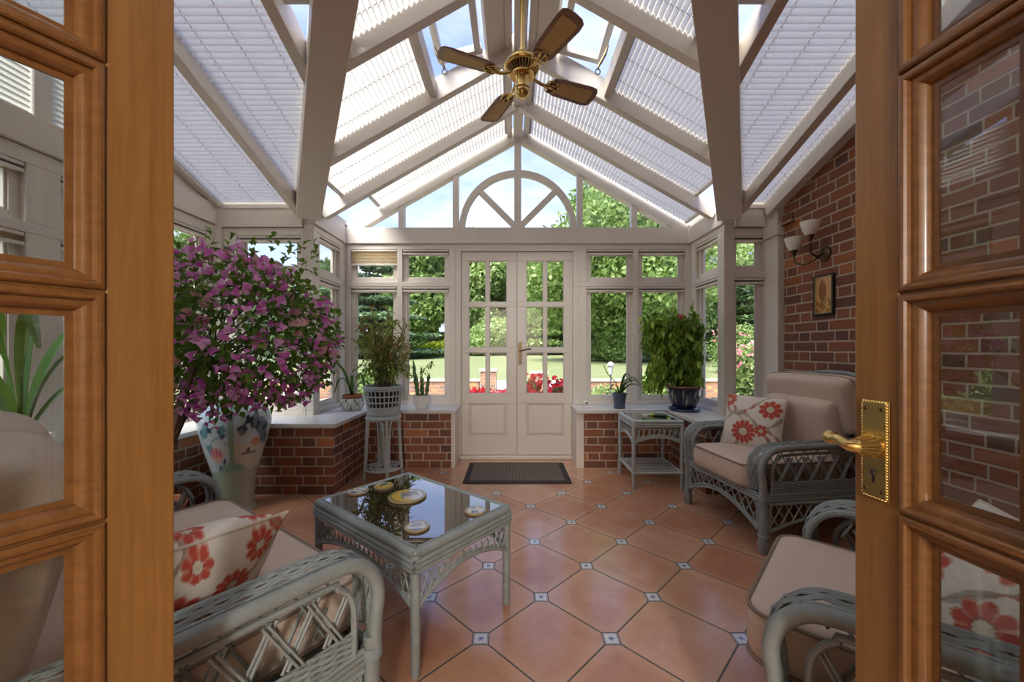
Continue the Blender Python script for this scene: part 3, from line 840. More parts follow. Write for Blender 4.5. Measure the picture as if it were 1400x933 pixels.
def box_cushion(sx, sy, sz, c, rad=.05, n=10, crown=.02, tilt=0):
    "boxed cushion with straight gusset: returns body MB and piping MB (top and bottom welts)"
    c = Vector(c); q = Matrix.Rotation(tilt, 3, 'X'); body = MB(); pipe = MB()
    hx, hy, hz = sx/2, sy/2, sz/2
    out = []
    for (cx, cy, a0) in ((hx-rad,hy-rad,0),(-hx+rad,hy-rad,90),(-hx+rad,-hy+rad,180),(hx-rad,-hy+rad,270)):
        for i in range(6):
            a = R(a0+18*i); out.append((cx+rad*math.cos(a), cy+rad*math.sin(a)))
    # subdivide long edges
    loop = []
    for i in range(len(out)):
        p = Vector(out[i]); p2 = Vector(out[(i+1) % len(out)]); m = max(1, int((p2-p).length/.06))
        for k in range(m): loop.append(p+(p2-p)*k/m)
    n_ = len(loop); rings = []
    def ring(scale, z): return [c+q @ Vector((p.x*scale, p.y*scale, z)) for p in loop]
    lay = []
    for s_, z in ((.0,-hz-crown*.6),(.35,-hz-crown*.55),(.7,-hz-crown*.35),(.9,-hz-crown*.1),(.985,-hz+.004),(1.0,-hz+.014),(1.012,-hz*.4),(1.015,0),(1.012,hz*.4),(1.0,hz-.014),(.985,hz-.002),(.93,hz+crown*.25),(.8,hz+crown*.6),(.6,hz+crown*.85),(.35,hz+crown*.97),(0,hz+crown)):
        lay.append(ring(s_, z))
    vs = [p for r_ in lay for p in r_]; fs = []
    for i in range(len(lay)-1):
        for k in range(n_): fs.append((i*n_+k, i*n_+(k+1) % n_, (i+1)*n_+(k+1) % n_, (i+1)*n_+k))
    body.add(vs, fs)
    for z in (hz-.004, -hz+.006): pipe.tube([c+q @ Vector((p.x*1.003, p.y*1.003, z)) for p in loop], .0058, 6, closed=True)
    return body, pipe

def wicker_seat(name, W, label, cat, loc, rz, mat, D=.80, AW=.12, armz=.585, split_back=True, fwd=.035):
    """armchair or loveseat. local +y = front; front leg line at y=0; seat inner width W, arms AW wide"""
    o = empty(name, loc, rz, label, cat)
    hx = W/2+AW/2
    # arm centre-line profile (y, z): rises at the front, rolls over, runs back
    prof = [(.0,.30),(.004,.40),(.012,.465),(-.005,.525),(-.05,.570),(-.12,armz),(-.30,armz+.004),(-.55,armz+.008),(-D+.03,armz+.012)]
    pc = [Vector((0,y,z)) for (y,z) in prof]; cl = catmull(pc, 5)
    S0 = 0
    seglen = [0]
    for a, b_ in zip(cl, cl[1:]): seglen.append(seglen[-1]+(b_-a).length)
    def along(t):
        s_ = t*seglen[-1]
        for i in range(len(cl)-1):
            if s_ <= seglen[i+1] or i == len(cl)-2:
                f = (s_-seglen[i])/max(1e-6, seglen[i+1]-seglen[i]); p = cl[i].lerp(cl[i+1], f); d = (cl[i+1]-cl[i]).normalized()
                return p, Vector((0,-d.z,d.y))*-1
    for sd in (-1, 1):
        xo, xi = sd*(W/2+AW-.012), sd*(W/2+.006)
        arm = MB()
        arm.tube([Vector((xo,p.y,p.z)) for p in cl], .019, 10)
        a_o = arm.build('arm_rail', mat, o)
        inner = MB(); inner.tube([Vector((xi,p.y,p.z)) for p in cl], .011, 8)
        inner.tube([Vector((xo-sd*.026,p.y,p.z+.006)) for p in cl], .007, 6)
        inner.build('inner_rail', mat, a_o)
        wv = MB()
        def S(u, v, sd=sd, xo=xo, xi=xi):
            p, n = along(.05+.945*u); x = xo+(xi-xo)*(.20+.76*v)
            n = n if n.z > -.2 else -n
            bul = .012*math.sin(math.pi*v)
            return Vector((x, p.y, p.z))+n*(.004+bul), n
        weave(wv, S, 26, 10, .0037, .0034, 2)
        wv.build('woven_arm_band', mat, o)
        # legs
        lg = MB(); lx = sd*hx
        lg.lathe([(.0,.0),(.020,.0),(.026,.012),(.030,.05),(.028,.075),(.024,.085),(.027,.095),(.024,.11),(.023,.30),(.021,.36)], 14, (sd*(W/2+AW-.02),-.005,0))
        for z in (.10,.105,.30,.308,.316,.324): lg.lathe([(.026,z-.004),(.030,z),(.026,z+.004)], 14, (sd*(W/2+AW-.02),-.005,0))
        lg.build('leg', mat, o)
        lg = MB(); lg.lathe([(.0,.0),(.020,.0),(.024,.02),(.022,.6),(.02,.66)], 10, (sd*(W/2+AW-.03),-D+.03,0)); lg.build('leg', mat, o)
        # side panel on the outer face
        X = sd*(W/2+AW-.018); Ls = D-.06; y0 = -.03
        pl = lambda u, v, off: Vector((X+off*sd, y0-u, v))
        topf = lambda u: armz-.045 if u > .11 else .34+(armz-.045-.34)*math.sqrt(max(0,1-((.11-u)/.11)**2))
        sp = MB(); lattice(sp, pl, Ls, lambda u: .395, topf, .098, 1.75, .0042, .004, dbl=.0062)
        sp.tube(catmull([pl(.030,.33,0),pl(.028,.44,0),pl(.040,.495,0),pl(.075,.532,0),pl(.14,.548,0),pl(Ls,.556,0)],5), .0085, 7)
        sp.build('side_lattice', mat, o)
        wb = MB()
        def S2(u, v): return Vector((X, y0-.02-u*(Ls-.04), .335+.062*v)), Vector((sd,0,0))
        weave(wb, S2, 22, 8, .0044, .004, 1)
        wb.add([S2(0,0)[0]-Vector((sd*.003,0,0)),S2(1,0)[0]-Vector((sd*.003,0,0)),S2(1,1)[0]-Vector((sd*.003,0,0)),S2(0,1)[0]-Vector((sd*.003,0,0))], [(0,1,2,3)])
        wb.build('woven_side_band', mat, o)
        rl = MB()
        for z, r_ in ((.328,.008),(.312,.008),(.296,.009),(.276,.010)): rl.tube([pl(.0,z,0), pl(Ls,z,0)], r_, 8)
        low = lambda u: .12+.075*math.sin(math.pi*min(max(u/Ls,0),1))
        rl.tube([pl(Ls*i/20, low(Ls*i/20), 0) for i in range(21)], .009, 8)
        rl.tube([pl(.012,.13,0), pl(.012,.28,0)], .008, 7)
        rl.build('side_rail', mat, o)
        ll = MB(); lattice(ll, pl, Ls, low, lambda u: .27, .062, 1.55, .0044); ll.build('lower_side_lattice', mat, o)
        # inner side screen under the arm band
        isn = MB(); lattice(isn, lambda u, v, off: Vector((sd*(W/2+.01)+off, y0-u, v)), Ls, lambda u: .36, lambda u: topf(u)+.02 if u > .05 else .36, .082, 1.9, .004); isn.build('inner_lattice', mat, o)
    # front apron
    La = W+2*AW-.10; pf = lambda u, v, off: Vector((-La/2+u, .0+off, v))
    lowf = lambda u: .125+.095*math.sin(math.pi*min(max(u/La,0),1))
    fr = MB()
    for z, r_ in ((.327,.009),(.310,.009),(.292,.010)): fr.tube([pf(0,z,0), pf(La,z,0)], r_, 8)
    fr.tube([pf(La*i/24, lowf(La*i/24), 0) for i in range(25)], .010, 8); fr.tube([pf(La*i/24, lowf(La*i/24)+.018, .002) for i in range(25)], .006, 7)
    for u in (.006, La-.006): fr.tube([pf(u,.13,0), pf(u,.30,0)], .008, 7)
    fr.build('front_rail', mat, o)
    fl = MB(); lattice(fl, pf, La, lowf, lambda u: .285, .062, 1.55, .0045); fl.build('front_lattice', mat, o)
    dk = MB(); dk.box(-W/2-.06,W/2+.06,-D+.05,-.02,.285,.325); dk.build('seat_deck', mat, o, smooth=False)
    # back hoop and woven back
    bk = MB(); hb = W/2+AW*.55; yb = -D+.05
    hp = [(-hb,yb,.32),(-hb-.005,yb-.03,.60),(-hb+.01,yb-.065,.82),(-hb+.07,yb-.085,.925),(-hb+.20,yb-.095,.975),(0,yb-.10,.985),(hb-.20,yb-.095,.975),(hb-.07,yb-.085,.925),(hb-.01,yb-.065,.82),(hb+.005,yb-.03,.60),(hb,yb,.32)]
    bk.tube(catmull(hp, 5), .017, 9)
    hp2 = [(x*.955, y+.004, z-.022 if z > .7 else z) for x, y, z in hp]; bk.tube(catmull(hp2, 5), .009, 7)
    bk.build('back_hoop', mat, o)
    bl = MB(); ytilt = lambda v: yb-.0-.10*max(0,(v-.32)/.66)
    htop = lambda u: .32+.64*min(1, math.sqrt(max(0,1-(abs(u-hb)/hb)**4)))
    lattice(bl, lambda u, v, off: Vector((-hb+u, ytilt(v)+off, v)), 2*hb, lambda u: .33, htop, .08, 1.6, .0045); bl.build('back_lattice', mat, o)
    # seat cushion, piped
    body, pipe = box_cushion(W-.006, D-.13, .135, (0, -(D-.13)/2+fwd, .40), .06, crown=.018)
    cu = body.build('seat_cushion', M['cushion'], o, ang=60); pipe.build('piping', M['piping'], cu)
    # back cushion(s)
    if split_back:
        m = MB(); cushion_mesh(m, W-.01, .42, .20, (0,-D+.185,.625), 20, .5, 6, tilt=R(78)); m.build('lower_back_cushion', M['cushion'], o, ang=70)
        m = MB(); f = cushion_mesh(m, W+.10, .36, .21, (0,-D+.13,.80), 24, .5, 6, tilt=R(76)); b2 = m.build('back_cushion', M['cushion'], o, ang=70)
        pp = MB()
        loop = [(-1,t) for t in np.linspace(-1,1,12)]+[(t,1) for t in np.linspace(-1,1,16)][1:]+[(1,-t) for t in np.linspace(-1,1,12)][1:]
        pp.tube([f(a*.999,b_*.999) for a, b_ in loop], .005, 6); pp.build('piping', M['piping'], b2)
    else:
        n = 2
        for i in range(n):
            cx = (i-.5)*W/2
            m = MB(); cushion_mesh(m, W/2+.02, .52, .22, (cx,-D+.15,.70), 22, .5, 6, tilt=R(76)); m.build('back_cushion', M['cushion'], o, ang=70)
    return o
wicker_seat('loveseat', 1.06, 'grey wicker loveseat with beige seat cushion, behind the left wooden door', 'loveseat', (-.901,1.451,0), face_rot(.58,.815), M['rattan'], D=.80, split_back=False)
wicker_seat('wicker_armchair', .53, 'grey wicker armchair against the brick wall, holding one floral cushion', 'armchair', (1.353,2.54,0), face_rot(-.99,-.13), M['rattan'], D=.80)
wicker_seat('wicker_armchair', .58, 'grey wicker armchair half hidden by the right wooden door', 'armchair', (.873,1.178,0), face_rot(-.733,.68), M['rattan'], D=.80, fwd=.09)

# ---------------------------------------------------------------- printed throw pillows
def pillow_col(seed, flowers):
    def f(a, b_):
        cream = (.72,.67,.60)
        n = math.sin(a*31+b_*17)*math.sin(b_*29-a*13)
        c = tuple(x*(1+.03*n) for x in cream)
        # coral stems and leaves
        for k in range(4):
            yy = .55*math.sin(2.2*a+k*1.7+seed)+(-.75+.5*k)
            w = abs(b_-yy)
            if w < .020: c = (.36,.25,.17)
            lobe = .11*abs(math.sin(7*a+k*2+seed))
            if .02 < w < lobe: c = ((.47,.13,.09) if (int((a+2)*3.3)+k) % 3 == 0 else (.52,.46,.36) if (int((a+2)*3.3)+k) % 3 == 1 else (.40,.38,.32))
        for (cx, cy, r, np_, ph) in flowers:
            dx, dy = a-cx, b_-cy; rr = math.hypot(dx, dy)/r; th = math.atan2(dy, dx)
            edge = .78+.22*abs(math.cos(np_*.5*(th+ph)))
            if rr < edge:
                if rr < .30: c = (.55,.50,.38) if (int(rr*30) % 2) else (.62,.57,.46)
                elif rr < .36: c = (.30,.07,.05)
                else:
                    pet = abs(math.cos(np_*.5*(th+ph)))
                    c = (.50,.075,.05) if pet > .35 else (.58,.24,.17)
                    if rr > edge-.08: c = (.60,.30,.22)
        return c
    return f
def pillow(loc, size, th, rot, label, flowers, seed):
    o = empty('throw_pillow', loc, 0, label, 'cushion')
    o.rotation_euler = rot
    n = 100; pc = pillow_col(seed, flowers); b = MB(); body_c = []
    def pt(a, b_, s):
        pin = 1-.05*(1-abs(a)**2)*(abs(b_)**3); pin2 = 1-.05*(1-abs(b_)**2)*(abs(a)**3)
        h = th*.5*max(0,(1-abs(a)**2.4))**.62*max(0,(1-abs(b_)**2.4))**.62
        h += .004*math.sin(a*7+seed)*math.sin(b_*5)*(1-abs(a))*(1-abs(b_))
        return Vector((a*pin2*size/2, b_*pin*size/2, s*h))
    for s in (1,-1):
        def fn(u, v, s=s):
            a, b_ = 2*u-1, 2*v-1
            if s < 0: a = -a
            return pt(a, b_, s)
        b.grid(fn, n, n, lambda u, v, s=s: pc((2*u-1)*(1 if s > 0 else -1)*(1 if s > 0 else .93), (2*v-1)))
    b.build('cover', M['print_fabric'], o, ang=80)
    e = MB(); loop = []
    for t in np.linspace(-1,1,24)[:-1]: loop.append((t,-1))
    for t in np.linspace(-1,1,24)[:-1]: loop.append((1,t))
    for t in np.linspace(1,-1,24)[:-1]: loop.append((t,1))
    for t in np.linspace(1,-1,24)[:-1]: loop.append((-1,t))
    e.tube([pt(a, c, 1) for a, c in loop], .0042, 6, closed=True)
    e.build('piping', M['pipcream'], o)
    return o
M['pipcream'] = plain('cream_piping', (.62,.55,.46), .85)
def look_rot(nrm, upv):
    "rotation whose local z = nrm and local y close to upv"
    z = Vector(nrm).normalized(); x = Vector(upv).cross(z).normalized(); y = z.cross(x)
    return Matrix((x, y, z)).transposed().to_euler()
pillow((1.665,2.70,.635), .38, .15, look_rot((-.72,-.52,.30),(.18,.12,.95)), 'floral cushion with a big red flower, propped on the brick wall armchair',
       [(-.12,-.42,.44,13,.2),(.62,.50,.36,9,.6),(-.85,.75,.30,9,.1),(.45,-.30,.22,7,.0)], .6)
wv = Vector((-.815,.58,0)); dv = Vector((.58,.815,0))
pillow(dv*.33+wv*1.245+Vector((0,0,.560)), .37, .20, look_rot(-wv*.70+Vector((0,0,-.60)), -wv*.62+Vector((0,0,.70))), 'floral cushion lying on the loveseat against its near arm',
       [(.30,.42,.24,11,.3),(-.30,.30,.30,9,.0),(.72,-.05,.22,11,.4),(.10,-.30,.30,9,.7),(-.70,-.35,.30,9,.2),(.62,.80,.20,9,.1),(-.75,.75,.22,11,.5),(.60,-.70,.28,9,.9),(-.1,.85,.18,7,0)], 2.1)
d2 = Vector((-.64,.77,0)); w2 = Vector((.77,.64,0))
pillow((1.075,.872,.605), .36, .15, look_rot((-.72,.12,.60),(.55,-.15,.75)), 'floral cushion seen through the right wooden door glass',
       [(.35,.50,.42,11,.3),(-.45,-.25,.40,9,.0),(-.70,.60,.26,11,.4),(.55,-.45,.34,9,.2)], 4.0)

# ---------------------------------------------------------------- coffee table
TA, TB, TC, TD = Vector((-.926,1.815)), Vector((-.333,1.336)), Vector((0,1.755)), Vector((-.593,2.234))
tc = (TA+TC)/2; tu = (TB-TA).normalized(); ang_t = math.atan2(tu.y, tu.x)
o = empty('coffee_table', (tc.x,tc.y,0), ang_t, 'grey wicker coffee table with smoked glass top and five round mats', 'coffee table')
hl, hw, H = .381, .2675, .447
for sx in (-1,1):
    for sy in (-1,1):
        m = MB(); m.lathe([(0,0),(.013,0),(.0165,.01),(.0175,.24),(.0185,.43),(.012,H-.004),(0,H)], 14, (sx*(hl-.019),sy*(hw-.019),0)); m.build('leg', M['rattan'], o)
fr = MB()
def rect_loop(m, ax, ay, z, r, n=8): m.tube([(-ax,-ay,z),(ax,-ay,z),(ax,-ay,z)], r, n); m.tube([(ax,-ay,z),(ax,ay,z)], r, n); m.tube([(ax,ay,z),(-ax,ay,z)], r, n); m.tube([(-ax,ay,z),(-ax,-ay,z)], r, n)
rect_loop(fr, hl-.016, hw-.016, H-.016, .0165, 10); rect_loop(fr, hl-.008, hw-.008, H-.040, .010); rect_loop(fr, hl-.006, hw-.006, H-.058, .010); rect_loop(fr, hl-.009, hw-.009, H-.076, .009); rect_loop(fr, hl-.034, hw-.034, H-.008, .006)
fr.build('top_frame', M['rattan'], o)
for (nm, L, pl) in (('x-', 2*hl-.05, lambda u, v, f: Vector((-hl+.025+u,-hw+.010-f,v))), ('x+', 2*hl-.05, lambda u, v, f: Vector((hl-.025-u,hw-.010+f,v))),
                    ('y+', 2*hw-.05, lambda u, v, f: Vector((hl-.010+f,-hw+.025+u,v))), ('y-', 2*hw-.05, lambda u, v, f: Vector((-hl+.010-f,hw-.025-u,v)))):
    low = lambda u, L=L: .245+.075*math.sin(math.pi*u/L)**.8 if 0 < u < L else .245
    m = MB(); lattice(m, pl, L, low, lambda u: H-.085, .034, 2.4, .0038, .003)
    m.build('lattice_apron', M['rattan'], o)
    m = MB(); m.tube([pl(L*i/24, low(L*i/24), 0) for i in range(25)], .0085, 7); m.tube([pl(L*i/24, low(L*i/24)+.014, 0) for i in range(25)], .005, 6)
    m.build('arched_rail', M['rattan'], o)
m = MB(); m.box(-hl+.034,hl-.034,-hw+.034,hw-.034,H-.012,H-.003); m.build('glass_top', M['tableglass'], o, smooth=False)

def mat_col(seed, gold):
    def f(a, z, r):
        return f2(r*math.cos(a), r*math.sin(a), r)
    return f
def coaster(px, py, rad, gold, seed, label, cat, name):
    Y = FPX*(CAMH-H-.006)/(py-HOR); X = (px-700)/FPX*Y
    o = empty(name, (X,Y,H-.0024), seed, label, cat, 'round picture mats on the coffee table')
    hgt = .010 if rad > .06 else .008
    m = MB(); m.lathe([(0,0),(rad*.97,0),(rad,.003),(rad,hgt*.6),(rad*.96,hgt),(0,hgt)], 40); m.build('rim', M['matrim'], o)
    def cf(a, z, r):
        q = r/rad; x, y = q*math.cos(a), q*math.sin(a)
        if q > .86: return (.42,.34,.14) if gold else (.48,.42,.30)
        if q > .80: return (.10,.08,.05)
        n = math.sin(x*3.4+seed*3)*math.sin(y*3.1+seed)+.35*math.sin(9*x*y+seed)+.15*math.sin(14*x+seed)
        if gold:
            if abs(x-.1) < .45 and abs(y) < .5: return (.20,.19,.13) if n > .2 else (.36,.33,.24) if n > -.2 else (.55,.50,.42)
            return (.62,.40,.03) if x < .25 else (.60,.55,.46)
        if n > .45: return (.10,.15,.20)
        if n > .15: return (.45,.33,.08)
        return (.58,.54,.46) if n > -.4 else (.30,.33,.33)
    m = MB(); m.lathe([(rad*.95,hgt+.0006)]+[(rad*.95*(1-i/18),hgt+.0008) for i in range(1,18)]+[(0.0,hgt+.0008)], 48, colf=cf); m.build('picture_disc', M['print_lacquer'], o)
M['matrim'] = plain('cork_rim', (.30,.22,.10), .6)
coaster(557,678,.088,True,.4,'largest round mat, yellow with a building, amid the coffee table','placemat','round_placemat')
coaster(489,671,.051,False,1.3,'small round coaster nearest the left corner of the coffee table','coaster','round_coaster')
coaster(525,663.5,.050,True,2.2,'small yellow coaster at the far edge of the coffee table','coaster','round_coaster')
coaster(650,697.5,.047,False,3.4,'small pale coaster alone near the right corner of the coffee table','coaster','round_coaster')
coaster(570,719,.050,False,4.9,'small coaster nearest the camera on the coffee table','coaster','round_coaster')

# ---------------------------------------------------------------- side table by the armchair
o = empty('side_table', (1.1875,3.3765,0), 0, 'small square grey wicker side table beside the brick wall armchair', 'side table')
hx_, hy_, H2 = .2125, .2185, .566
for sx in (-1,1):
    for sy in (-1,1):
        m = MB(); m.lathe([(0,0),(.012,0),(.0155,.01),(.016,.30),(.017,.54),(.010,H2-.003),(0,H2)], 12, (sx*(hx_-.016),sy*(hy_-.016),0))
        for z in (.128,.142): m.lathe([(.016,z-.004),(.020,z),(.016,z+.004)], 12, (sx*(hx_-.016),sy*(hy_-.016),0))
        m.build('leg', M['cane_light'], o)
fr = MB(); rect_loop(fr, hx_-.014, hy_-.014, H2-.014, .0145, 10); rect_loop(fr, hx_-.009, hy_-.009, H2-.036, .009); rect_loop(fr, hx_-.009, hy_-.009, H2-.053, .008); rect_loop(fr, hx_-.030, hy_-.030, H2-.007, .006)
fr.build('top_frame', M['cane_light'], o)
for (L, pl) in ((2*hx_-.04, lambda u, v, f: Vector((-hx_+.02+u,-hy_+.012-f,v))), (2*hx_-.04, lambda u, v, f: Vector((hx_-.02-u,hy_-.012+f,v))),
                (2*hy_-.04, lambda u, v, f: Vector((hx_-.012+f,-hy_+.02+u,v))), (2*hy_-.04, lambda u, v, f: Vector((-hx_+.012-f,hy_-.02-u,v)))):
    low = lambda u, L=L: .375+.05*math.sin(math.pi*min(max(u/L,0),1))**.8
    m = MB()
    n = 9
    for i in range(n):
        u = (i+.4)*L/n; m.tube([pl(u, low(u)+.012, 0), pl(min(u+.035,L), H2-.058, 0)], .0042, 5); m.tube([pl(min(u+.030,L), low(min(u+.03,L))+.012, -.006), pl(u, H2-.058, -.006)], .0032, 5)
    m.build('lattice_apron', M['cane_light'], o)
    m = MB(); m.tube([pl(L*i/20, low(L*i/20), 0) for i in range(21)], .0085, 7); m.tube([pl(L*i/20, low(L*i/20)+.016, 0) for i in range(21)], .006, 6); m.build('arched_rail', M['cane_light'], o)
m = MB(); m.box(-hx_+.028,hx_-.028,-hy_+.028,hy_-.028,H2-.012,H2-.003); m.build('glass_top', M['tableglass'], o, smooth=False)
m = MB(); rect_loop(m, hx_-.016, hy_-.016, .135, .0125, 8)
for i in range(5): m.tube([(-hx_+.016,-hy_+.08+i*.07,.137),(hx_-.016,-hy_+.08+i*.07,.137)], .0095, 8)
m.build('slatted_shelf', M['cane_light'], o)
# little things on it
m = MB(Matrix.Translation((1.20,3.40,H2-.002)) @ Matrix.Rotation(.35,4,'Z')); m.box(-.055,.055,-.035,.035,0,.014)
a = m.build('card_box', plain('lime_box', (.42,.45,.06), .5), None, smooth=False, bevel=.003); tag(a, 'small lime and white box lying on the side table', 'box')
m = MB(Matrix.Translation((1.20,3.40,H2-.002)) @ Matrix.Rotation(.35,4,'Z')); m.box(-.0555,-.02,-.0355,.0355,.0005,.0146); m.build('pale_end', M['whiteceramic'], a, smooth=False)
m = MB(Matrix.Translation((1.28,3.36,H2-.002)) @ Matrix.Rotation(-.5,4,'Z')); m.box(-.05,.05,-.028,.028,0,.020)
a = m.build('spectacle_case', plain('dark_green_case', (.02,.05,.025), .4), None, smooth=True, bevel=.008); tag(a, 'dark green spectacle case on the side table near the sill', 'case')

# ---------------------------------------------------------------- plant stand
SX, SY = -1.13, 3.43
o = empty('plant_stand', (SX,SY,0), .5, 'tall round pale grey cane plant stand holding the basket planter', 'plant stand')
m = MB(); m.lathe([(0,.552),(.135,.552),(.145,.556),(.145,.566),(.135,.570),(0,.570)], 28); m.build('top', M['cane_light'], o)
m = MB(); m.tube([(.143*math.cos(a),.143*math.sin(a),.545) for a in np.linspace(0,2*math.pi,29)[:-1]], .010, 7, closed=True); m.build('top_ring', M['cane_light'], o)
for k in range(4):
    a = k*math.pi/2; ca, sa = math.cos(a), math.sin(a)
    m = MB(); m.tube([(.165*ca,.165*sa,0),(.155*ca,.155*sa,.12),(.135*ca,.135*sa,.55)], [.0125,.012,.0115], 9); m.build('leg', M['cane_light'], o)
    a2 = a+math.pi/2
    m = MB(); p = []
    for t in np.linspace(0,1,15):
        q = a+(a2-a)*t; z = .53-.44*abs(2*t-1)**5*.92
        r = .135+.02*(1-z/.53)
        if t in (0,1): z = .10
        # U shaped hoop between neighbouring legs, hugging them
        q = a+(a2-a)*(.5+.5*math.copysign(min(1,abs(2*t-1)**.45),2*t-1)*.86)
        p.append((r*math.cos(q), r*math.sin(q), z))
    m.tube(catmull(p,3), .0085, 7); m.build('arched_brace', M['cane_light'], o)
m = MB()
for r_, z in ((.158,.105),(.110,.105),(.065,.105)): m.tube([(r_*math.cos(a),r_*math.sin(a),z) for a in np.linspace(0,2*math.pi,29)[:-1]], .009, 7, closed=True)
for k in range(8): m.tube([(.03*math.cos(k*math.pi/4),.03*math.sin(k*math.pi/4),.108),(.155*math.cos(k*math.pi/4),.155*math.sin(k*math.pi/4),.108)], .005, 5)
m.build('lower_shelf', M['cane_light'], o)

# ---------------------------------------------------------------- doormat
o = empty('doormat', (.045,3.615,0), 0, 'ribbed brown doormat with dark rubber edge before the white doors', 'doormat')
m = MB(); m.box(-.465,.465,-.31,.285,0,.009); m.build('rubber_backing', M['rubber'], o, smooth=False, bevel=.004)
m = MB()
for i in range(62):
    x = -.415+i*.01338; m.box(x,x+.0085,-.26,.235,.009,.0145)
m.build('ribbed_pile', plain('brown_pile', (.19,.15,.125), .95, var=.35, scale=90), o, smooth=False)

# ---------------------------------------------------------------- ceiling fan
FX, FY, FZ = XC, 2.28, 2.735
o = empty('ceiling_fan', (FX,FY,FZ), 0, 'brass ceiling fan with four caned wooden blades under the ridge', 'ceiling fan')
m = MB(); m.lathe([(0,.60),(.062,.60),(.066,.585),(.060,.56),(.035,.52),(.020,.505),(.014,.50)], 28); m.build('canopy', M['brass'], o)
m = MB(); m.lathe([(.0135,.13),(.0135,.51)], 16); m.lathe([(.014,.17),(.022,.165),(.024,.14),(.040,.125),(.045,.112),(.02,.10)], 20); m.build('down_rod', M['brass'], o)
m = MB(); m.lathe([(0,.12),(.045,.118),(.085,.10),(.098,.082),(.100,.07),(.095,.05)], 36); m.lathe([(.100,.07),(.106,.064),(.100,.056)], 36); m.build('motor_dome', M['brass'], o)
m = MB()
for k in range(32):
    a = 2*math.pi*k/32; ca, sa = math.cos(a), math.sin(a)
    m.tube([(.094*ca,.094*sa,.055),(.088*ca,.088*sa,.035),(.066*ca,.066*sa,.012)], .0034, 5)
m.lathe([(.05,.012),(.07,.012),(.07,.004),(.05,.004)], 28); m.build('vent_ring', M['brass'], o)
m = MB(); m.lathe([(0,.05),(.075,.05),(.05,.01),(0,.01)], 24); m.build('motor', M['black'], o)
m = MB(); m.lathe([(0,.01),(.042,.01),(.045,.0),(.040,-.008),(.040,-.055),(.046,-.060),(.047,-.068),(.040,-.072),(.044,-.085),(.040,-.10),(.026,-.116),(.010,-.121),(0,-.122)], 28); m.build('switch_housing', M['brass'], o)
def fan_blade(az):
    Mx = Matrix.Rotation(az,4,'Z') @ Matrix.Translation((0,0,.0)) @ Matrix.Rotation(R(-11),4,'X')
    pts = [(.175,-.030),(.19,-.050),(.23,-.062),(.44,-.072),(.478,-.066),(.494,-.045),(.499,0)]
    outl = pts+[(x,-y) for x, y in pts[::-1][1:]]
    m = MB(Mx); m.prism(outl, -.004, .004); bl = m.build('blade', M['bladewood'], o, smooth=False, bevel=.002)
    m = MB(Mx)
    inn = [(.235,-.032),(.25,-.040),(.445,-.050),(.458,-.044),(.463,0)]; inn = inn+[(x,-y) for x, y in inn[::-1][1:]]
    m.prism(inn, -.0052, -.0041); m.build('cane_panel', M['canework'], bl, smooth=False)
    m = MB(Mx)
    m.tube(catmull([(.075,0,.012),(.11,0,-.004),(.15,0,-.012),(.19,0,-.008)],5), [.010]*16, 7)
    for (cx, cy, rx, ry) in ((.190,-.024,.030,.018),(.190,.024,.030,.018),(.212,0,.026,.015),(.163,0,.014,.016)):
        m.tube([(cx+rx*math.cos(a),cy+ry*math.sin(a),-.008) for a in np.linspace(0,2*math.pi,17)[:-1]], .0042, 6, closed=True)
    m.build('blade_iron', M['brass'], bl)
def m_cane():
    t = NT('woven_cane'); v = t.obj()
    g = t.n('ShaderNodeNewGeometry'); s = t.n('ShaderNodeSeparateXYZ'); t.L(g.outputs['Position'], s.inputs[0])
    a = t.math('SINE', t.math('MULTIPLY', t.math('ADD', s.outputs[0], s.outputs[1]), 520)); b_ = t.math('SINE', t.math('MULTIPLY', t.math('SUBTRACT', s.outputs[0], s.outputs[1]), 520))
    k = t.math('GREATER_THAN', t.math('MAXIMUM', a, b_), .35)
    c = t.mix(k, (.20,.11,.03), (.66,.43,.15))
    return t.done(t.principled(c, .5))
M['canework'] = m_cane()
for tip in ((597,70),(782,25),(813,135),(668,165)):
    Y = (FZ-CAMH)*FPX/(HOR-tip[1]); X = (tip[0]-700)/FPX*Y
    fan_blade(math.atan2(Y-FY, X-FX))

# ---------------------------------------------------------------- wall lamp and picture on the bricks
o = empty('wall_sconce', (WR,2.80,1.83), 0, 'bronze two arm wall lamp with white bell shades on the bricks', 'wall lamp')
m = MB(); m.lathe([(0,0),(.055,0),(.055,.008),(.045,.016),(.03,.020),(0,.022)], 28, (0,0,0), axis=(-1,0,0)); m.build('backplate', M['bronze'], o)
for i, (y, xo, zc) in enumerate(((.13,-.13,.065),(-.03,-.13,.135))):
    m = MB()
    if i == 0: m.tube(catmull([(-.02,.0,.01),(-.06,.015,-.04),(-.10,.07,-.062),(-.128,.115,-.04),(-.13,.13,.0),(-.13,.13,.02)],5), .006, 8)
    else: m.tube(catmull([(-.02,0,.0),(-.07,-.01,-.02),(-.12,-.025,.0),(-.13,-.03,.04),(-.13,-.03,.075)],5), .006, 8)
    m.lathe([(0,-.055),(.012,-.05),(.018,-.03),(.024,-.016),(.026,-.010),(0,-.010)], 18, (xo,y,zc)); a_ = m.build('arm', M['bronze'], o)
    m = MB(); pr = [(.022,-.012),(.034,.0),(.050,.03),(.058,.065),(.063,.085)]
    m.lathe(pr+[(r-.003,z) for r, z in pr[::-1]], 30, (xo,y,zc)); m.build('lamp_shade', M['shade'], a_)
o = empty('framed_picture', (WR,2.80,1.534), 0, 'small black framed inlaid wood picture of a tree on the bricks', 'picture')
w_, h_ = .090, .145
m = MB()
